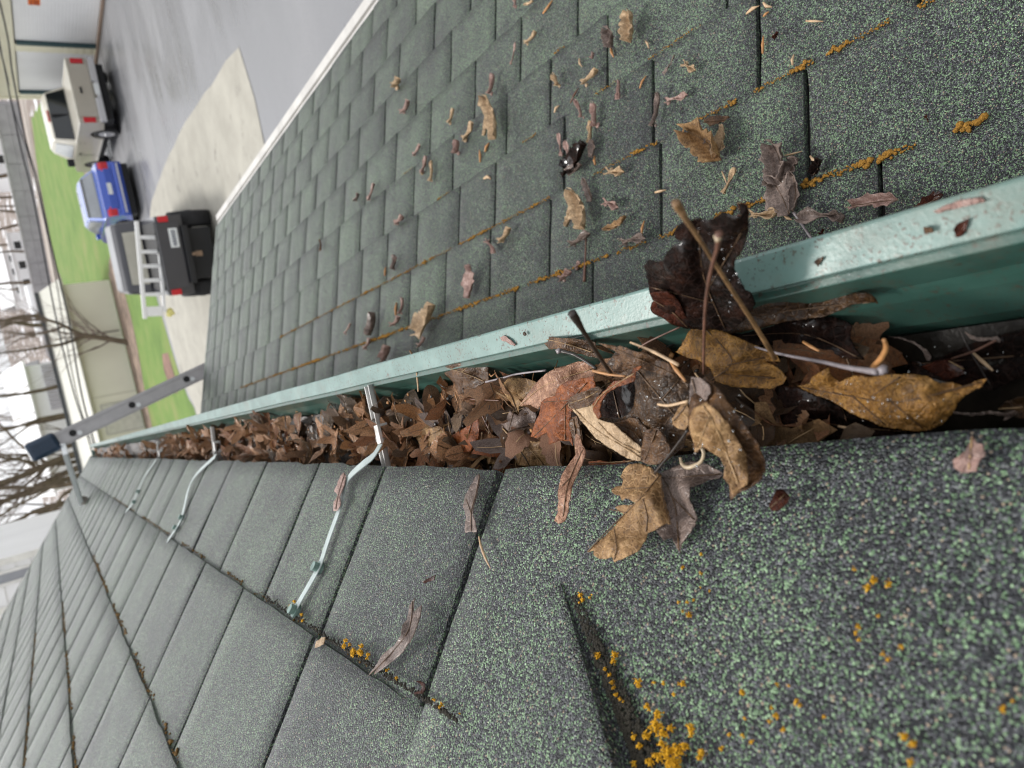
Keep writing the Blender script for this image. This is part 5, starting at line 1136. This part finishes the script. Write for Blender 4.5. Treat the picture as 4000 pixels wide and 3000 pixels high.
part('underbody', pk, M['shadow_black'], lambda bm: (box(bm, -.8, .8, .1, 5.3, .22, .46), box(bm, -.74, .74, .6, 1.65, .4, .9), box(bm, -.74, .74, 4.0, 5.1, .4, .9)))  # floor block widened and lowered in black to stand in for shade underneath
part('side_trim', pk, M['cream_paint'], lambda bm: (box(bm, -.945, -.90, 1.7, 4.05, .44, .50), box(bm, .90, .945, 1.7, 4.05, .44, .50)))
for x in (-.80, .80):
    for y in (1.15, 4.55): wheel(pk, x, y, .37, .25)
part('door_seam', pk, M['shadow_black'], lambda bm: box(bm, -.9315, -.925, 3.35, 3.364, .55, 1.08))
part('door_handle', pk, M['black'], lambda bm: box(bm, -.955, -.93, 3.10, 3.26, .98, 1.02))
part('fuel_flap', pk, M['shadow_black'], lambda bm: (box(bm, -.936, -.93, 1.95, 2.08, .92, .93), box(bm, -.936, -.93, 1.95, 2.08, 1.04, 1.05)))
part('wiper', pk, M['black'], lambda bm: box(bm, -.01, .01, 2.115, 2.30, 1.16, 1.655))
# --- blue sedan
bl = thing('sedan', 'shiny blue sedan with a white plate parked between the two pickups', 'car', (7.45, 23.9, GZ), math.radians(-4))
body = part('body', bl, M['blue'], lambda bm: prof(bm, [(.02, .30), (-.02, .52), (.02, .82), (.10, .97), (.75, 1.0), (2.2, .97), (3.4, .93), (4.2, .78), (4.42, .62), (4.42, .32), (3.9, .22), (.6, .22)], lambda y, z: .86-.06*max(0, z-.6)-.10*max(0, (.5-y))))
cut_arches(body, (.98, 3.6), .36, .31)
b = body.modifiers.new('bevel', 'BEVEL'); b.width = .05; b.segments = 3; b.limit_method = 'ANGLE'; b.angle_limit = .5
cw = lambda y, z: .80-.42*max(0, z-.96)
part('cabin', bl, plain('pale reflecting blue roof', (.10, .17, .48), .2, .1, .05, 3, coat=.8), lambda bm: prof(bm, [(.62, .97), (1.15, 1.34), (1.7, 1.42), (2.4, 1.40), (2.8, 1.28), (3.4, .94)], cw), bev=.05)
part('rear_window', bl, M['glass_grey'], lambda bm: quad_panel(bm, [(-.70, .70, 1.03), (.70, .70, 1.03), (.60, 1.08, 1.295), (-.60, 1.08, 1.295)], (0, -.58, .81)))
part('window_top', bl, M['glass'], lambda bm: quad_panel(bm, [(-.60, 1.085, 1.31), (.60, 1.085, 1.31), (.58, 1.19, 1.352), (-.58, 1.19, 1.352)], (0, -.45, .9), .016))
part('side_window', bl, M['glass_grey'], lambda bm: quad_panel(bm, [(-.775, 1.0, 1.03), (-.775, 3.05, 1.0), (-.655, 2.55, 1.31), (-.655, 1.35, 1.32)], (-1, 0, .4)))
part('side_window', bl, M['glass'], lambda bm: quad_panel(bm, [(.775, 3.05, 1.0), (.775, 1.0, 1.03), (.655, 1.35, 1.32), (.655, 2.55, 1.31)], (1, 0, .4)))
part('boot_lid', bl, M['blue'], lambda bm: prof(bm, [(-.035, .60), (-.03, .80), (.06, .985), (.12, .992), (.0, .60)], .60), bev=.015)
for s in (-1, 1): part('tail_light', bl, M['red'], lambda bm: prof_x(bm, [(-.03, .66), (-.02, .84), (.07, .93), (.14, .90), (.10, .66)], min(s*.52, s*.80), max(s*.52, s*.80)), bev=.02)
part('number_plate', bl, M['plate'], lambda bm: box(bm, -.17, .17, -.052, -.036, .68, .80))
bb = part('bumper', bl, M['blue'], lambda bm: prof(bm, [(-.09, .36), (-.10, .52), (-.04, .58), (.05, .58), (.05, .34)], lambda y, z: .80-.3*max(0, -.02-y)), bev=.03)
part('bumper_strip', bb, M['chrome'], lambda bm: box(bm, -.74, .74, -.112, -.095, .41, .46))
part('underbody', bl, M['shadow_black'], lambda bm: (box(bm, -.76, .76, .05, 4.2, .12, .34), box(bm, -.66, .66, .5, 1.45, .3, .75), box(bm, -.66, .66, 3.1, 4.1, .3, .7)))
part('mirror', bl, M['blue'], lambda bm: box(bm, -.98, -.80, 2.72, 2.84, .98, 1.11), bev=.03)
part('mirror', bl, M['blue'], lambda bm: box(bm, .80, .98, 2.72, 2.84, .98, 1.11), bev=.03)
for x in (-.76, .76):
    for y in (.98, 3.6): wheel(bl, x, y, .31, .2)
# --- charcoal small pickup with a white ladder in its bed
tk = thing('pickup_truck', 'lifted charcoal pickup truck carrying a white ladder across its bed', 'pickup truck', (3.42, 15.5, GZ-.04), math.radians(-13))
body = part('body', tk, M['charcoal'], lambda bm: prof(bm, [(.05, .72), (.02, .95), (.05, 1.22), (1.95, 1.23), (3.7, 1.25), (4.6, 1.2), (4.9, 1.05), (4.9, .72), (4.4, .62), (1.3, .62)], lambda y, z: .80-.04*max(0, z-.9)))
cut_arches(body, (.72, 4.0), .50, .46)
b = body.modifiers.new('bevel', 'BEVEL'); b.width = .05; b.segments = 2; b.limit_method = 'ANGLE'; b.angle_limit = .7
cb = lambda y, z: .82-.12*max(0, z-1.22)
part('cab', tk, M['charcoal'], lambda bm: prof(bm, [(1.75, 1.21), (1.84, 1.70), (2.0, 1.80), (3.0, 1.80), (3.3, 1.72), (3.9, 1.22)], cb), bev=.06)
part('rear_window', tk, M['glass_clear'], lambda bm: quad_panel(bm, [(-.58, 1.752, 1.27), (.58, 1.752, 1.27), (.56, 1.82, 1.62), (-.56, 1.82, 1.62)], (0, -1, .2)))
part('side_window', tk, M['glass'], lambda bm: quad_panel(bm, [(-.815, 2.0, 1.28), (-.815, 3.45, 1.28), (-.76, 3.1, 1.68), (-.76, 2.05, 1.68)], (-1, 0, .2)))
part('side_window', tk, M['glass'], lambda bm: quad_panel(bm, [(.815, 3.45, 1.28), (.815, 2.0, 1.28), (.76, 2.05, 1.68), (.76, 3.1, 1.68)], (1, 0, .2)))
part('bed_floor', tk, M['shadow_black'], lambda bm: box(bm, -.68, .68, .12, 1.72, 1.215, 1.235))
part('tailgate', tk, M['charcoal'], lambda bm: box(bm, -.66, .66, -.01, .06, .80, 1.23), bev=.012)
for s in (-1, 1): part('tail_light', tk, M['red'], lambda bm: box(bm, min(s*.67, s*.79), max(s*.67, s*.79), -.012, .08, .98, 1.17), bev=.01)
bp = part('bumper', tk, M['shadow_black'], lambda bm: box(bm, -.58, .58, -.12, .02, .66, .78), bev=.02)
pl = part('number_plate', tk, M['plate'], lambda bm: box(bm, .16, .54, -.035, -.012, .86, 1.02))
part('lettering', pl, M['ink'], lambda bm: [box(bm, .20+.045*i, .20+.045*i+.026, -.043, -.036, .90, .975) for i in range(7)])
part('tow_hitch', tk, plain('rusty hitch', (.20, .13, .08), .7), lambda bm: (box(bm, -.05, .05, -.34, -.10, .52, .60), tube(bm, [(0, -.30, .60), (0, -.30, .70)], .03, 10)))
part('underbody', tk, M['shadow_black'], lambda bm: (box(bm, -.52, .52, .12, 1.2, .20, .66), box(bm, -.62, .62, 1.2, 4.6, .36, .66), box(bm, -.60, .60, .4, 1.5, .6, 1.0), box(bm, -.60, .60, 3.4, 4.6, .6, 1.0)))  # rear block reaches low in black, painting the shade between the tyres
part('axle', tk, M['shadow_black'], lambda bm: (tube(bm, [(-.7, .95, .42), (.7, .95, .42)], .06, 10), lump(bm, (0, .95, .42), .17, .9, 3, sub=2)))
for x in (-.72, .72):
    for y in (.72, 4.0): wheel(tk, x, y, .44, .32, 'dark_rim')
part('mud_flap', tk, M['black'], lambda bm: (box(bm, -.9, -.66, 1.42, 1.44, .2, .66), box(bm, .66, .9, 1.42, 1.44, .2, .66)))
ld = thing('step_ladder', 'white ladder standing on edge across the bed of the charcoal pickup', 'ladder', (3.55, 15.75, GZ+1.10), math.radians(-14)); ld.rotation_euler.y = math.radians(6)
part('rail', ld, M['ladder_white'], lambda bm: box(bm, -1.32, .62, -.035, .035, .40, .475), bev=.01)
part('rail', ld, M['ladder_white'], lambda bm: box(bm, -1.20, .40, -.035, .035, .03, .095), bev=.01)
for i in range(6): part('rung', ld, M['ladder_white'], lambda bm: box(bm, .27-.285*i, .345-.285*i, -.03, .03, .10, .40), bev=.012)
part('end_plate', ld, M['ladder_white'], lambda bm: box(bm, -1.28, -1.14, -.032, .032, .098, .395), bev=.02)
part('foot', ld, M['yellow'], lambda bm: lump(bm, (-1.22, -.01, -.05), .085, .9, 2, sub=2))

# ================================================================== EXTENSION LADDER AT THE FAR END OF THE GUTTER
LY = 4.30
def LP(x, y): return at(*W0((x, y)), 'Y', LY)
top = at(150, 1755, 'Y', LY); bot = at(800, 1447, 'Y', LY)
la = (bot-top).normalized(); perp = la.cross(Vector((0, 1, 0))).normalized()
if perp.x < 0: perp = -perp
Lh = (top.z-GZ)/-la.z
lad = thing('extension_ladder', 'aluminium extension ladder with a navy end cap leaning past the gutter', 'ladder', tuple(top+la*Lh))
base = top+la*Lh
def lpart(name, mat, build, parent=None, bev=0.0):
    bm = bmesh.new(); build(bm); bmesh.ops.translate(bm, verts=bm.verts, vec=-base); bmesh.ops.recalc_face_normals(bm, faces=bm.faces)
    o = obj(name, bm, mat, parent or lad)
    if bev: b_ = o.modifiers.new('bevel', 'BEVEL'); b_.width = bev; b_.segments = 2; b_.limit_method = 'ANGLE'
    return o
def rail(bm, y):
    c = top+la*Lh/2+Vector((0, y, 0)); hw = .040
    obox(bm, c, la, perp, Y1, Lh/2, hw, .0022)
    for s in (-1, 1): obox(bm, c+perp*s*(hw-.003)+Y1*(.012 if y < .1 else -.012), la, perp, Y1, Lh/2, .003, .014)
    for s in (-1, 1): obox(bm, c+perp*s*(hw-.012)-Y1*.004, la, perp, Y1, Lh/2, .004, .002)
def rung_line(i): return top+la*(.165+.3048*i)
for y in (0, .41):
    r = lpart('rail', M['ladder'], lambda bm: rail(bm, y))
    lpart('end_cap', M['navy'], lambda bm: obox(bm, top+la*.022+Y1*y, la, perp, Y1, .072, .050, .024), r, .02)
for i in range(int(Lh/.3048)):
    c = rung_line(i)
    rg = lpart('rung', M['ladder'], lambda bm: tube(bm, [c+Y1*.005, c+Y1*.405], .017, 12))
    lpart('rung_end', M['shadow_black'], lambda bm: tube(bm, [c-Y1*.006, c+Y1*.001], .017, 14), rg)
    lpart('rivet', M['bright'], lambda bm: tube(bm, [c+la*.028+perp*-.014-Y1*.009, c+la*.028+perp*-.014-Y1*.001], .012, 12), rg)
# stand-off arm resting on the upper roof
a0 = at(258, 1752, 'Y', LY-.03); a1 = at(322, 1952, 'U', .03)
def arm(bm):
    d = (a1-a0).normalized(); s = d.cross(Vector((0, 0, 1))).normalized(); u2 = s.cross(d)
    L = (a1-a0).length
    obox(bm, (a0+a1)/2, d, s, u2, L/2, .034, .003); obox(bm, (a0+a1)/2+s*.031+u2*.010, d, s, u2, L/2, .003, .012); obox(bm, (a0+a1)/2-s*.031+u2*.010, d, s, u2, L/2, .003, .012)
ar = lpart('stand_off_arm', M['bright'], arm)
lpart('rubber_pad', M['pad'], lambda bm: obox(bm, a1-N_U*.006, U_U, Y1, N_U, .022, .045, .014), ar, .006)

# ================================================================== LONG SHED, FAR BUILDINGS
M['shed'] = plain('pale cream panel wall', (.70, .68, .55), .6, 0, .04, .7)
M['shed_roof'] = plain('pale cream metal roof', (.50, .49, .42), .5, 0, .05, .5)
M['white_wall'] = plain('bright white wall', (.86, .86, .86), .6, 0, .04, .6)
M['lav'] = plain('lavender rib steel', (.50, .48, .52), .5, 0, .1, 1.0)  # lavender ribs, a darker tone than the white wall
shed = thing('shed', 'long low cream shed across the lawn with a shallow pale roof', 'shed', (7.3, 36.8, GZ))
part('wall', shed, M['shed'], lambda bm: box(bm, -16, 0, 0, 5, 0, 1.95))
part('panel_seams', shed, plain('shed panel seam', (.50, .48, .39), .6), lambda bm: [box(bm, x, x+.03, -.02, -.003, 0, 1.93) for x in (-14.4, -12.2, -10.0, -7.6, -5.2, -2.6)])
def sroof(bm):
    v = [bm.verts.new(p) for p in ((-16.3, -.25, 1.92), (.25, -.25, 1.92), (.25, 2.5, 2.75), (-16.3, 2.5, 2.75), (.25, 5.25, 1.92), (-16.3, 5.25, 1.92))]
    bm.faces.new((v[0], v[1], v[2], v[3])); bm.faces.new((v[3], v[2], v[4], v[5]))
o = part('roof', shed, M['shed_roof'], sroof); s = o.modifiers.new('t', 'SOLIDIFY'); s.thickness = .08
part('roof_edge', shed, plain('dark roof edge', (.06, .065, .07), .7), lambda bm: box(bm, -16.3, .25, 2.44, 2.56, 2.76, 2.90))
dr = part('door', shed, plain('faint grey door', (.53, .52, .44), .6), lambda bm: box(bm, -6.9, -5.6, -.05, -.004, .02, 1.5))
part('frame', dr, plain('door frame line', (.42, .41, .36), .6), lambda bm: (box(bm, -6.95, -5.55, -.055, -.051, 1.50, 1.56), box(bm, -6.95, -6.90, -.055, -.051, .02, 1.5), box(bm, -5.60, -5.55, -.055, -.051, .02, 1.5)))
part('wall_lamp', shed, plain('brown lamp box', (.12, .09, .07), .6), lambda bm: (box(bm, -2.42, -2.28, -.12, -.004, 1.42, 1.6), box(bm, -2.37, -2.33, -.05, -.004, .1, 1.42)))

barn = thing('barn', 'big white metal building with ribbed wall beyond the cream shed', 'barn', (6.5, 60, GZ))
part('wall', barn, M['white_wall'], lambda bm: box(bm, -9.0, 0, 0, 12, 0, 4.2))
part('ribbed_wall', barn, M['lav'], lambda bm: [box(bm, -3.3+.30*i, -3.3+.30*i+.24, -.10, -.004, 1.2, 3.1) for i in range(11)])
def broof(bm):
    v = [bm.verts.new(p) for p in ((-9.3, -.4, 4.1), (.4, -.4, 4.1), (.4, 6, 5.6), (-9.3, 6, 5.6), (.4, 12.4, 4.1), (-9.3, 12.4, 4.1))]
    bm.faces.new((v[0], v[1], v[2], v[3])); bm.faces.new((v[3], v[2], v[4], v[5]))
o = part('roof', barn, M['white_wall'], broof); s = o.modifiers.new('t', 'SOLIDIFY'); s.thickness = .12
part('roof_ribs', barn, plain('grey roof rib', (.42, .40, .38), .6), lambda bm: [obox(bm, ((-9+1.9*i), 2.8, 4.1+.79), Vector((1, 0, 0)), Vector((0, .974, .228)), Vector((0, -.228, .974)), .05, 3.2, .05) for i in range(5)])

mh = thing('mobile_home', 'small white mobile home with dark square windows behind the lawn', 'mobile home', (24.2, 106, GZ))
part('wall', mh, M['white_wall'], lambda bm: box(bm, -4, 4, 0, 3.5, .5, 2.6))
part('roof', mh, M['white_wall'], lambda bm: box(bm, -4.2, 4.2, -.2, 3.7, 2.6, 2.8))
part('skirting', mh, plain('dark skirting', (.10, .10, .11), .8), lambda bm: box(bm, -3.9, 3.9, .05, 3.4, 0, .5))
for x in (-2.9, -.6, 1.9): part('window', mh, M['glass'], lambda bm: box(bm, x, x+.9, -.04, -.004, 1.5, 2.2))
mh2 = thing('camper_trailer', 'low rounded white camper trailer left of the white mobile home', 'trailer', (18.2, 102, GZ))
part('body', mh2, M['white_wall'], lambda bm: prof_x(bm, [(0, .5), (-.15, 1.3), (.1, 2.0), (.6, 2.3), (1.8, 2.3), (2.3, 1.8), (2.3, .5)], -3.6, 2.6), bev=.15)
part('window', mh2, M['glass'], lambda bm: box(bm, -1.8, -.9, -.16, -.12, 1.2, 1.7))
part('wheel', mh2, M['black'], lambda bm: wheel_shape(bm, -.6, .1, .35, .2))
cw_ = thing('retaining_wall', 'low grey block wall along the far side of the lawn', 'wall', (19, 78, GZ))
part('blocks', cw_, plain('grey block', (.36, .355, .37), .9, 0, .12, 1.2), lambda bm: [obox(bm, (7.5-1.55*i, -12+2.25*i, .75+.75*j), Vector((.567, -.824, 0)), Vector((.824, .567, 0)), Vector((0, 0, 1)), 1.34, .2, .365) for i in range(11) for j in range(2)])
part('coping', cw_, plain('pale coping', (.48, .47, .48), .9), lambda bm: obox(bm, (-.2, -.8, 1.95), Vector((.567, -.824, 0)), Vector((.824, .567, 0)), Vector((0, 0, 1)), 14.6, .26, .06))
for i, (x, y, lab) in enumerate(((36, 96, 'small white cottage farthest right beyond the grey block wall'), (27.5, 128, 'white gabled cottage behind the white mobile home'), (9, 118, 'white gabled cottage behind the bare trees, left of the camper'), (-2, 150, 'distant white cottage behind the white metal building'))):
    c = thing('cottage', lab, 'house', (x, y, GZ+ (0 if y < 120 else .9)))
    part('wall', c, M['white_wall'], lambda bm: box(bm, -4, 4, 0, 6, 0, 2.7))
    def cr(bm):
        v = [bm.verts.new(p) for p in ((-4.4, -.4, 2.6), (4.4, -.4, 2.6), (4.4, 3, 4.6), (-4.4, 3, 4.6), (4.4, 6.4, 2.6), (-4.4, 6.4, 2.6))]
        bm.faces.new((v[0], v[1], v[2], v[3])); bm.faces.new((v[3], v[2], v[4], v[5]))
    o = part('roof', c, M['white_wall'] if i % 2 else M['roof_grey'], cr); s = o.modifiers.new('t', 'SOLIDIFY'); s.thickness = .15
    for wx in (-2.6, .2, 2.2): part('window', c, M['glass'], lambda bm: box(bm, wx, wx+.9, -.04, -.004, 1.0, 2.0))

# white neighbour house beyond the upper roof
nb = thing('neighbour_house', 'white lap sided neighbour house seen past the upper roof end', 'house', (-1.27, 12, GZ))
def nwall(bm):
    z = 0
    while z < 6.4:
        for (a, b_) in ((-.12, -.0), (-9, -.30)):
            v = [bm.verts.new(p) for p in ((a, -.02, z), (b_, -.02, z), (b_, 0, z+.18), (a, 0, z+.18))]; bm.faces.new(v)
            v = [bm.verts.new(p) for p in ((a, 0, z+.18), (b_, 0, z+.18), (b_, -.02, z+.18), (a, -.02, z+.18))]; bm.faces.new(v)
        z += .18
    box(bm, -9, -.01, .01, 8, 0, 6.4)
part('wall', nb, M['white_wall'], nwall)
wn = part('window', nb, plain('grey window', (.33, .34, .37), .2, 0, .1, 3), lambda bm: box(bm, -.27, -.15, -.012, .008, 3.2, 5.6))
part('frame', wn, plain('white window frame', (.74, .73, .70), .5), lambda bm: (box(bm, -.31, -.27, -.05, .008, 3.1, 5.7), box(bm, -.15, -.11, -.05, .008, 3.1, 5.7)))
part('corner_board', nb, plain('off white board', (.74, .73, .68), .5), lambda bm: box(bm, -.03, .05, -.05, .05, 0, 6.4))
part('trim_board', nb, bpy.data.materials['off white board'], lambda bm: box(bm, -.66, -.58, -.05, -.022, 0, 6.4))

# ================================================================== POWER LINES
M['cable'] = plain('black cable', (.02, .02, .022), .6)
def cable(label, pts, y, r):
    P = [at(*W0(p), 'Y', y) for p in pts]
    bm = bmesh.new(); tube(bm, [tuple(q) for q in smooth_path([tuple(p) for p in P], 6)], r, 6)
    tag(obj('power_line', bm, M['cable'], None, True), label, 'power line', 'power lines crossing the view')
cable('upper of two power lines crossing the garage front', [(-160, -500), (0, 105), (20, 200), (45, 320), (64, 395), (82, 480), (104, 600), (128, 720), (160, 850), (205, 1000), (330, 1500)], 17.0, .016)
cable('lower of two power lines crossing the garage front', [(-150, -500), (-2, 0), (28, 165), (55, 300), (80, 390), (104, 500), (132, 620), (150, 700), (176, 850), (215, 1000), (330, 1450)], 17.2, .018)
cable('thin third power line sagging across the block wall and shed', [(-100, -500), (10, 150), (60, 330), (92, 460), (120, 600), (140, 720), (168, 860), (200, 960), (246, 1100), (275, 1320), (310, 1560)], 16.0, .010)

# ================================================================== BARE TREES
M['bark'] = plain('grey brown bark', (.135, .105, .075), .9, 0, .3, 4, .2)
M['twigs'] = plain('brown twigs', (.20, .155, .13), .9, 0, .3, 2, .2)
def branch(bm, bt, p, d, L, r, lev, rnd, maxlev, spread, up):
    n = 4; pts = [p.copy()]; rr = [r]; q = p.copy(); dd = d.copy()
    for i in range(n):
        dd = (dd+Vector((rnd.gauss(0, .13), rnd.gauss(0, .13), rnd.gauss(0, .06)+up*.06))).normalized(); q = q+dd*L/n; pts.append(q.copy()); rr.append(r*(1-.45*(i+1)/n))
    tube(bm if lev < 2 else bt, pts, rr, 7 if lev == 0 else 5 if lev == 1 else 3, 0, False)
    if lev >= maxlev: return
    k = 2 if lev == 0 else 3 if lev < 3 else 4
    for i in range(k):
        t = n if i < 2 else rnd.randint(2, n)
        a = Vector((rnd.gauss(0, 1), rnd.gauss(0, 1), rnd.gauss(.15, .5))).normalized()
        nd_ = (dd+a*spread*(.7+.5*rnd.random())).normalized()
        branch(bm, bt, pts[t], nd_, L*rnd.uniform(.62, .82), rr[t]*rnd.uniform(.55, .75), lev+1, rnd, maxlev, spread, up)
def bare_tree(label, loc, h, r, seed, maxlev=5, spread=.62, lean=(0, 0), group='bare winter trees beyond the lawn'):
    rnd = random.Random(seed); bm = bmesh.new(); bt = bmesh.new()
    branch(bm, bt, Vector((0, 0, -.1)), Vector((lean[0], lean[1], 1)).normalized(), h, r, 0, rnd, maxlev, spread, 1)
    t = thing('bare_tree', label, 'tree', loc, 0, group)
    obj('trunk', bm, M['bark'], t, True); obj('crown', bt, M['twigs'], t, True)
    return t
# forked tree in front of the shed: traced limbs at its real distance
ft = thing('bare_tree', 'leafless tree with a forked trunk standing before the cream shed', 'tree', tuple(at(490, 1335, 'Y', 35.6)), 0, 'bare winter trees beyond the lawn')
f0 = Vector(ft.location)
def limb(bm, pts, y0, y1, r0, r1, rnd, bt):
    n = len(pts); P = [at(x, y, 'Y', y0+(y1-y0)*i/(n-1))-f0 for i, (x, y) in enumerate(pts)]
    S = [Vector(q) for q in smooth_path([tuple(p) for p in P], 4)]; m = len(S)
    tube(bm, S, [r0+(r1-r0)*i/(m-1) for i in range(m)], 7, 0, True)
    for i in range(m//3, m, 2):
        d = (S[min(i+1, m-1)]-S[i-1]).normalized()
        for k in range(2): branch(bm, bt, S[i], (d+Vector((rnd.gauss(0, .7), rnd.gauss(0, .7), rnd.gauss(.2, .5)))).normalized(), rnd.uniform(.7, 1.5), r1*.5, 2, rnd, 4, .6, 1)
rn = random.Random(31); bm = bmesh.new(); bt = bmesh.new()
limb(bm, [(500, 1338), (440, 1328), (380, 1318), (330, 1312)], 35.6, 35.6, .13, .10, rn, bt)
limb(bm, [(335, 1312), (290, 1295), (250, 1272), (205, 1255), (150, 1240), (90, 1232), (20, 1250)], 35.6, 36.0, .09, .03, rn, bt)
limb(bm, [(335, 1314), (290, 1328), (240, 1345), (190, 1352), (120, 1365), (60, 1372), (-40, 1385)], 35.6, 35.2, .085, .03, rn, bt)
limb(bm, [(250, 1272), (215, 1290), (180, 1298), (130, 1308), (60, 1300), (-30, 1290)], 35.9, 36.4, .06, .02, rn, bt)
obj('trunk', bm, M['bark'], ft, True); obj('crown', bt, M['twigs'], ft, True)
# big tree behind the ladder cap
ft2 = thing('bare_tree', 'thick trunked leafless tree behind the navy ladder cap', 'tree', (-.5, 46, GZ), 0, 'bare winter trees beyond the lawn')
f0 = Vector(ft2.location); bm = bmesh.new(); bt = bmesh.new()
limb(bm, [(560, 1700), (400, 1745), (245, 1790), (150, 1830), (50, 1872), (-200, 1950)], 46, 46, .22, .14, rn, bt)
limb(bm, [(400, 1790), (300, 1830), (250, 1850), (120, 1912), (0, 1965), (-220, 2060)], 46, 46.5, .19, .11, rn, bt)
limb(bm, [(150, 1830), (90, 1800), (20, 1790), (-150, 1760)], 46, 45, .09, .05, rn, bt)
limb(bm, [(190, 1810), (120, 1770), (60, 1720), (0, 1660), (-100, 1600)], 46, 47, .08, .04, rn, bt)
limb(bm, [(120, 1912), (60, 1900), (0, 1905), (-120, 1890)], 46, 47, .09, .04, rn, bt)
obj('trunk', bm, M['bark'], ft2, True); obj('crown', bt, M['twigs'], ft2, True)
tr = []
rt = random.Random(77)
def clear(x, y): return (x, y+14) if y < 44 else (x, y)
treep = [bare_tree('', (0, 0, GZ), 3.2+.4*k, .15+.02*k, 100+k, 5, .55+.05*(k % 3)) for k in range(5)]
spots = [(2.0, 47), (-1.5, 44), (-3.2, 40), (4.4, 52), (8.5, 58), (11, 66), (6.8, 70), (13.5, 84), (19, 92), (23, 96), (31, 92), (35, 84), (39, 110), (28, 112), (33, 120), (16, 112), (10, 104), (4, 92), (0, 78), (-3, 66), (-5, 56), (-2, 98), (20, 122), (12, 128), (38, 128), (44, 100), (26, 84), (17.5, 118), (7, 126), (-6, 84), (30, 104), (22, 110), (-4.5, 33), (-2.6, 30), (-1.2, 36), (.6, 40), (-1.6, 28), (-3.4, 27), (.3, 33), (2.4, 42), (-5, 38), (-.6, 47), (-2.8, 55), (-2.0, 50), (-3.5, 45), (1.2, 54), (-.2, 60), (-4, 62), (2.6, 66), (36, 98), (1.5, 62), (3.2, 84)]
word_y = {0: 'nearest', 1: 'slim', 2: 'tall', 3: 'twiggy', 4: 'spreading'}
for i, (x, y) in enumerate(sorted([clear(*q) for q in spots], key=lambda p: p[1])):
    src = treep[i % 5]
    o = src if i < 5 else dup(src)
    s = .8+.4*rt.random()
    o.location = (x, y, GZ+(max(0, y-126)*.05)); o.rotation_euler = (0, 0, rt.uniform(0, 6.28)); o.scale = (s, s, s*rt.uniform(.9, 1.2))
    where = 'left of the ladder cap' if x < -1 and y < 60 else 'beyond the ladder and white metal building' if x < 6 else 'behind the cream shed roof' if x < 12 else 'around the white camper and mobile home' if x < 25 else 'beyond the grey block wall'
    o['label'] = '%s leafless tree %s, %s in distance order' % (word_y[i % 5] if i % 5 else 'plain', where, ordn[i] if i < len(ordn) else '%dth' % (i+1))
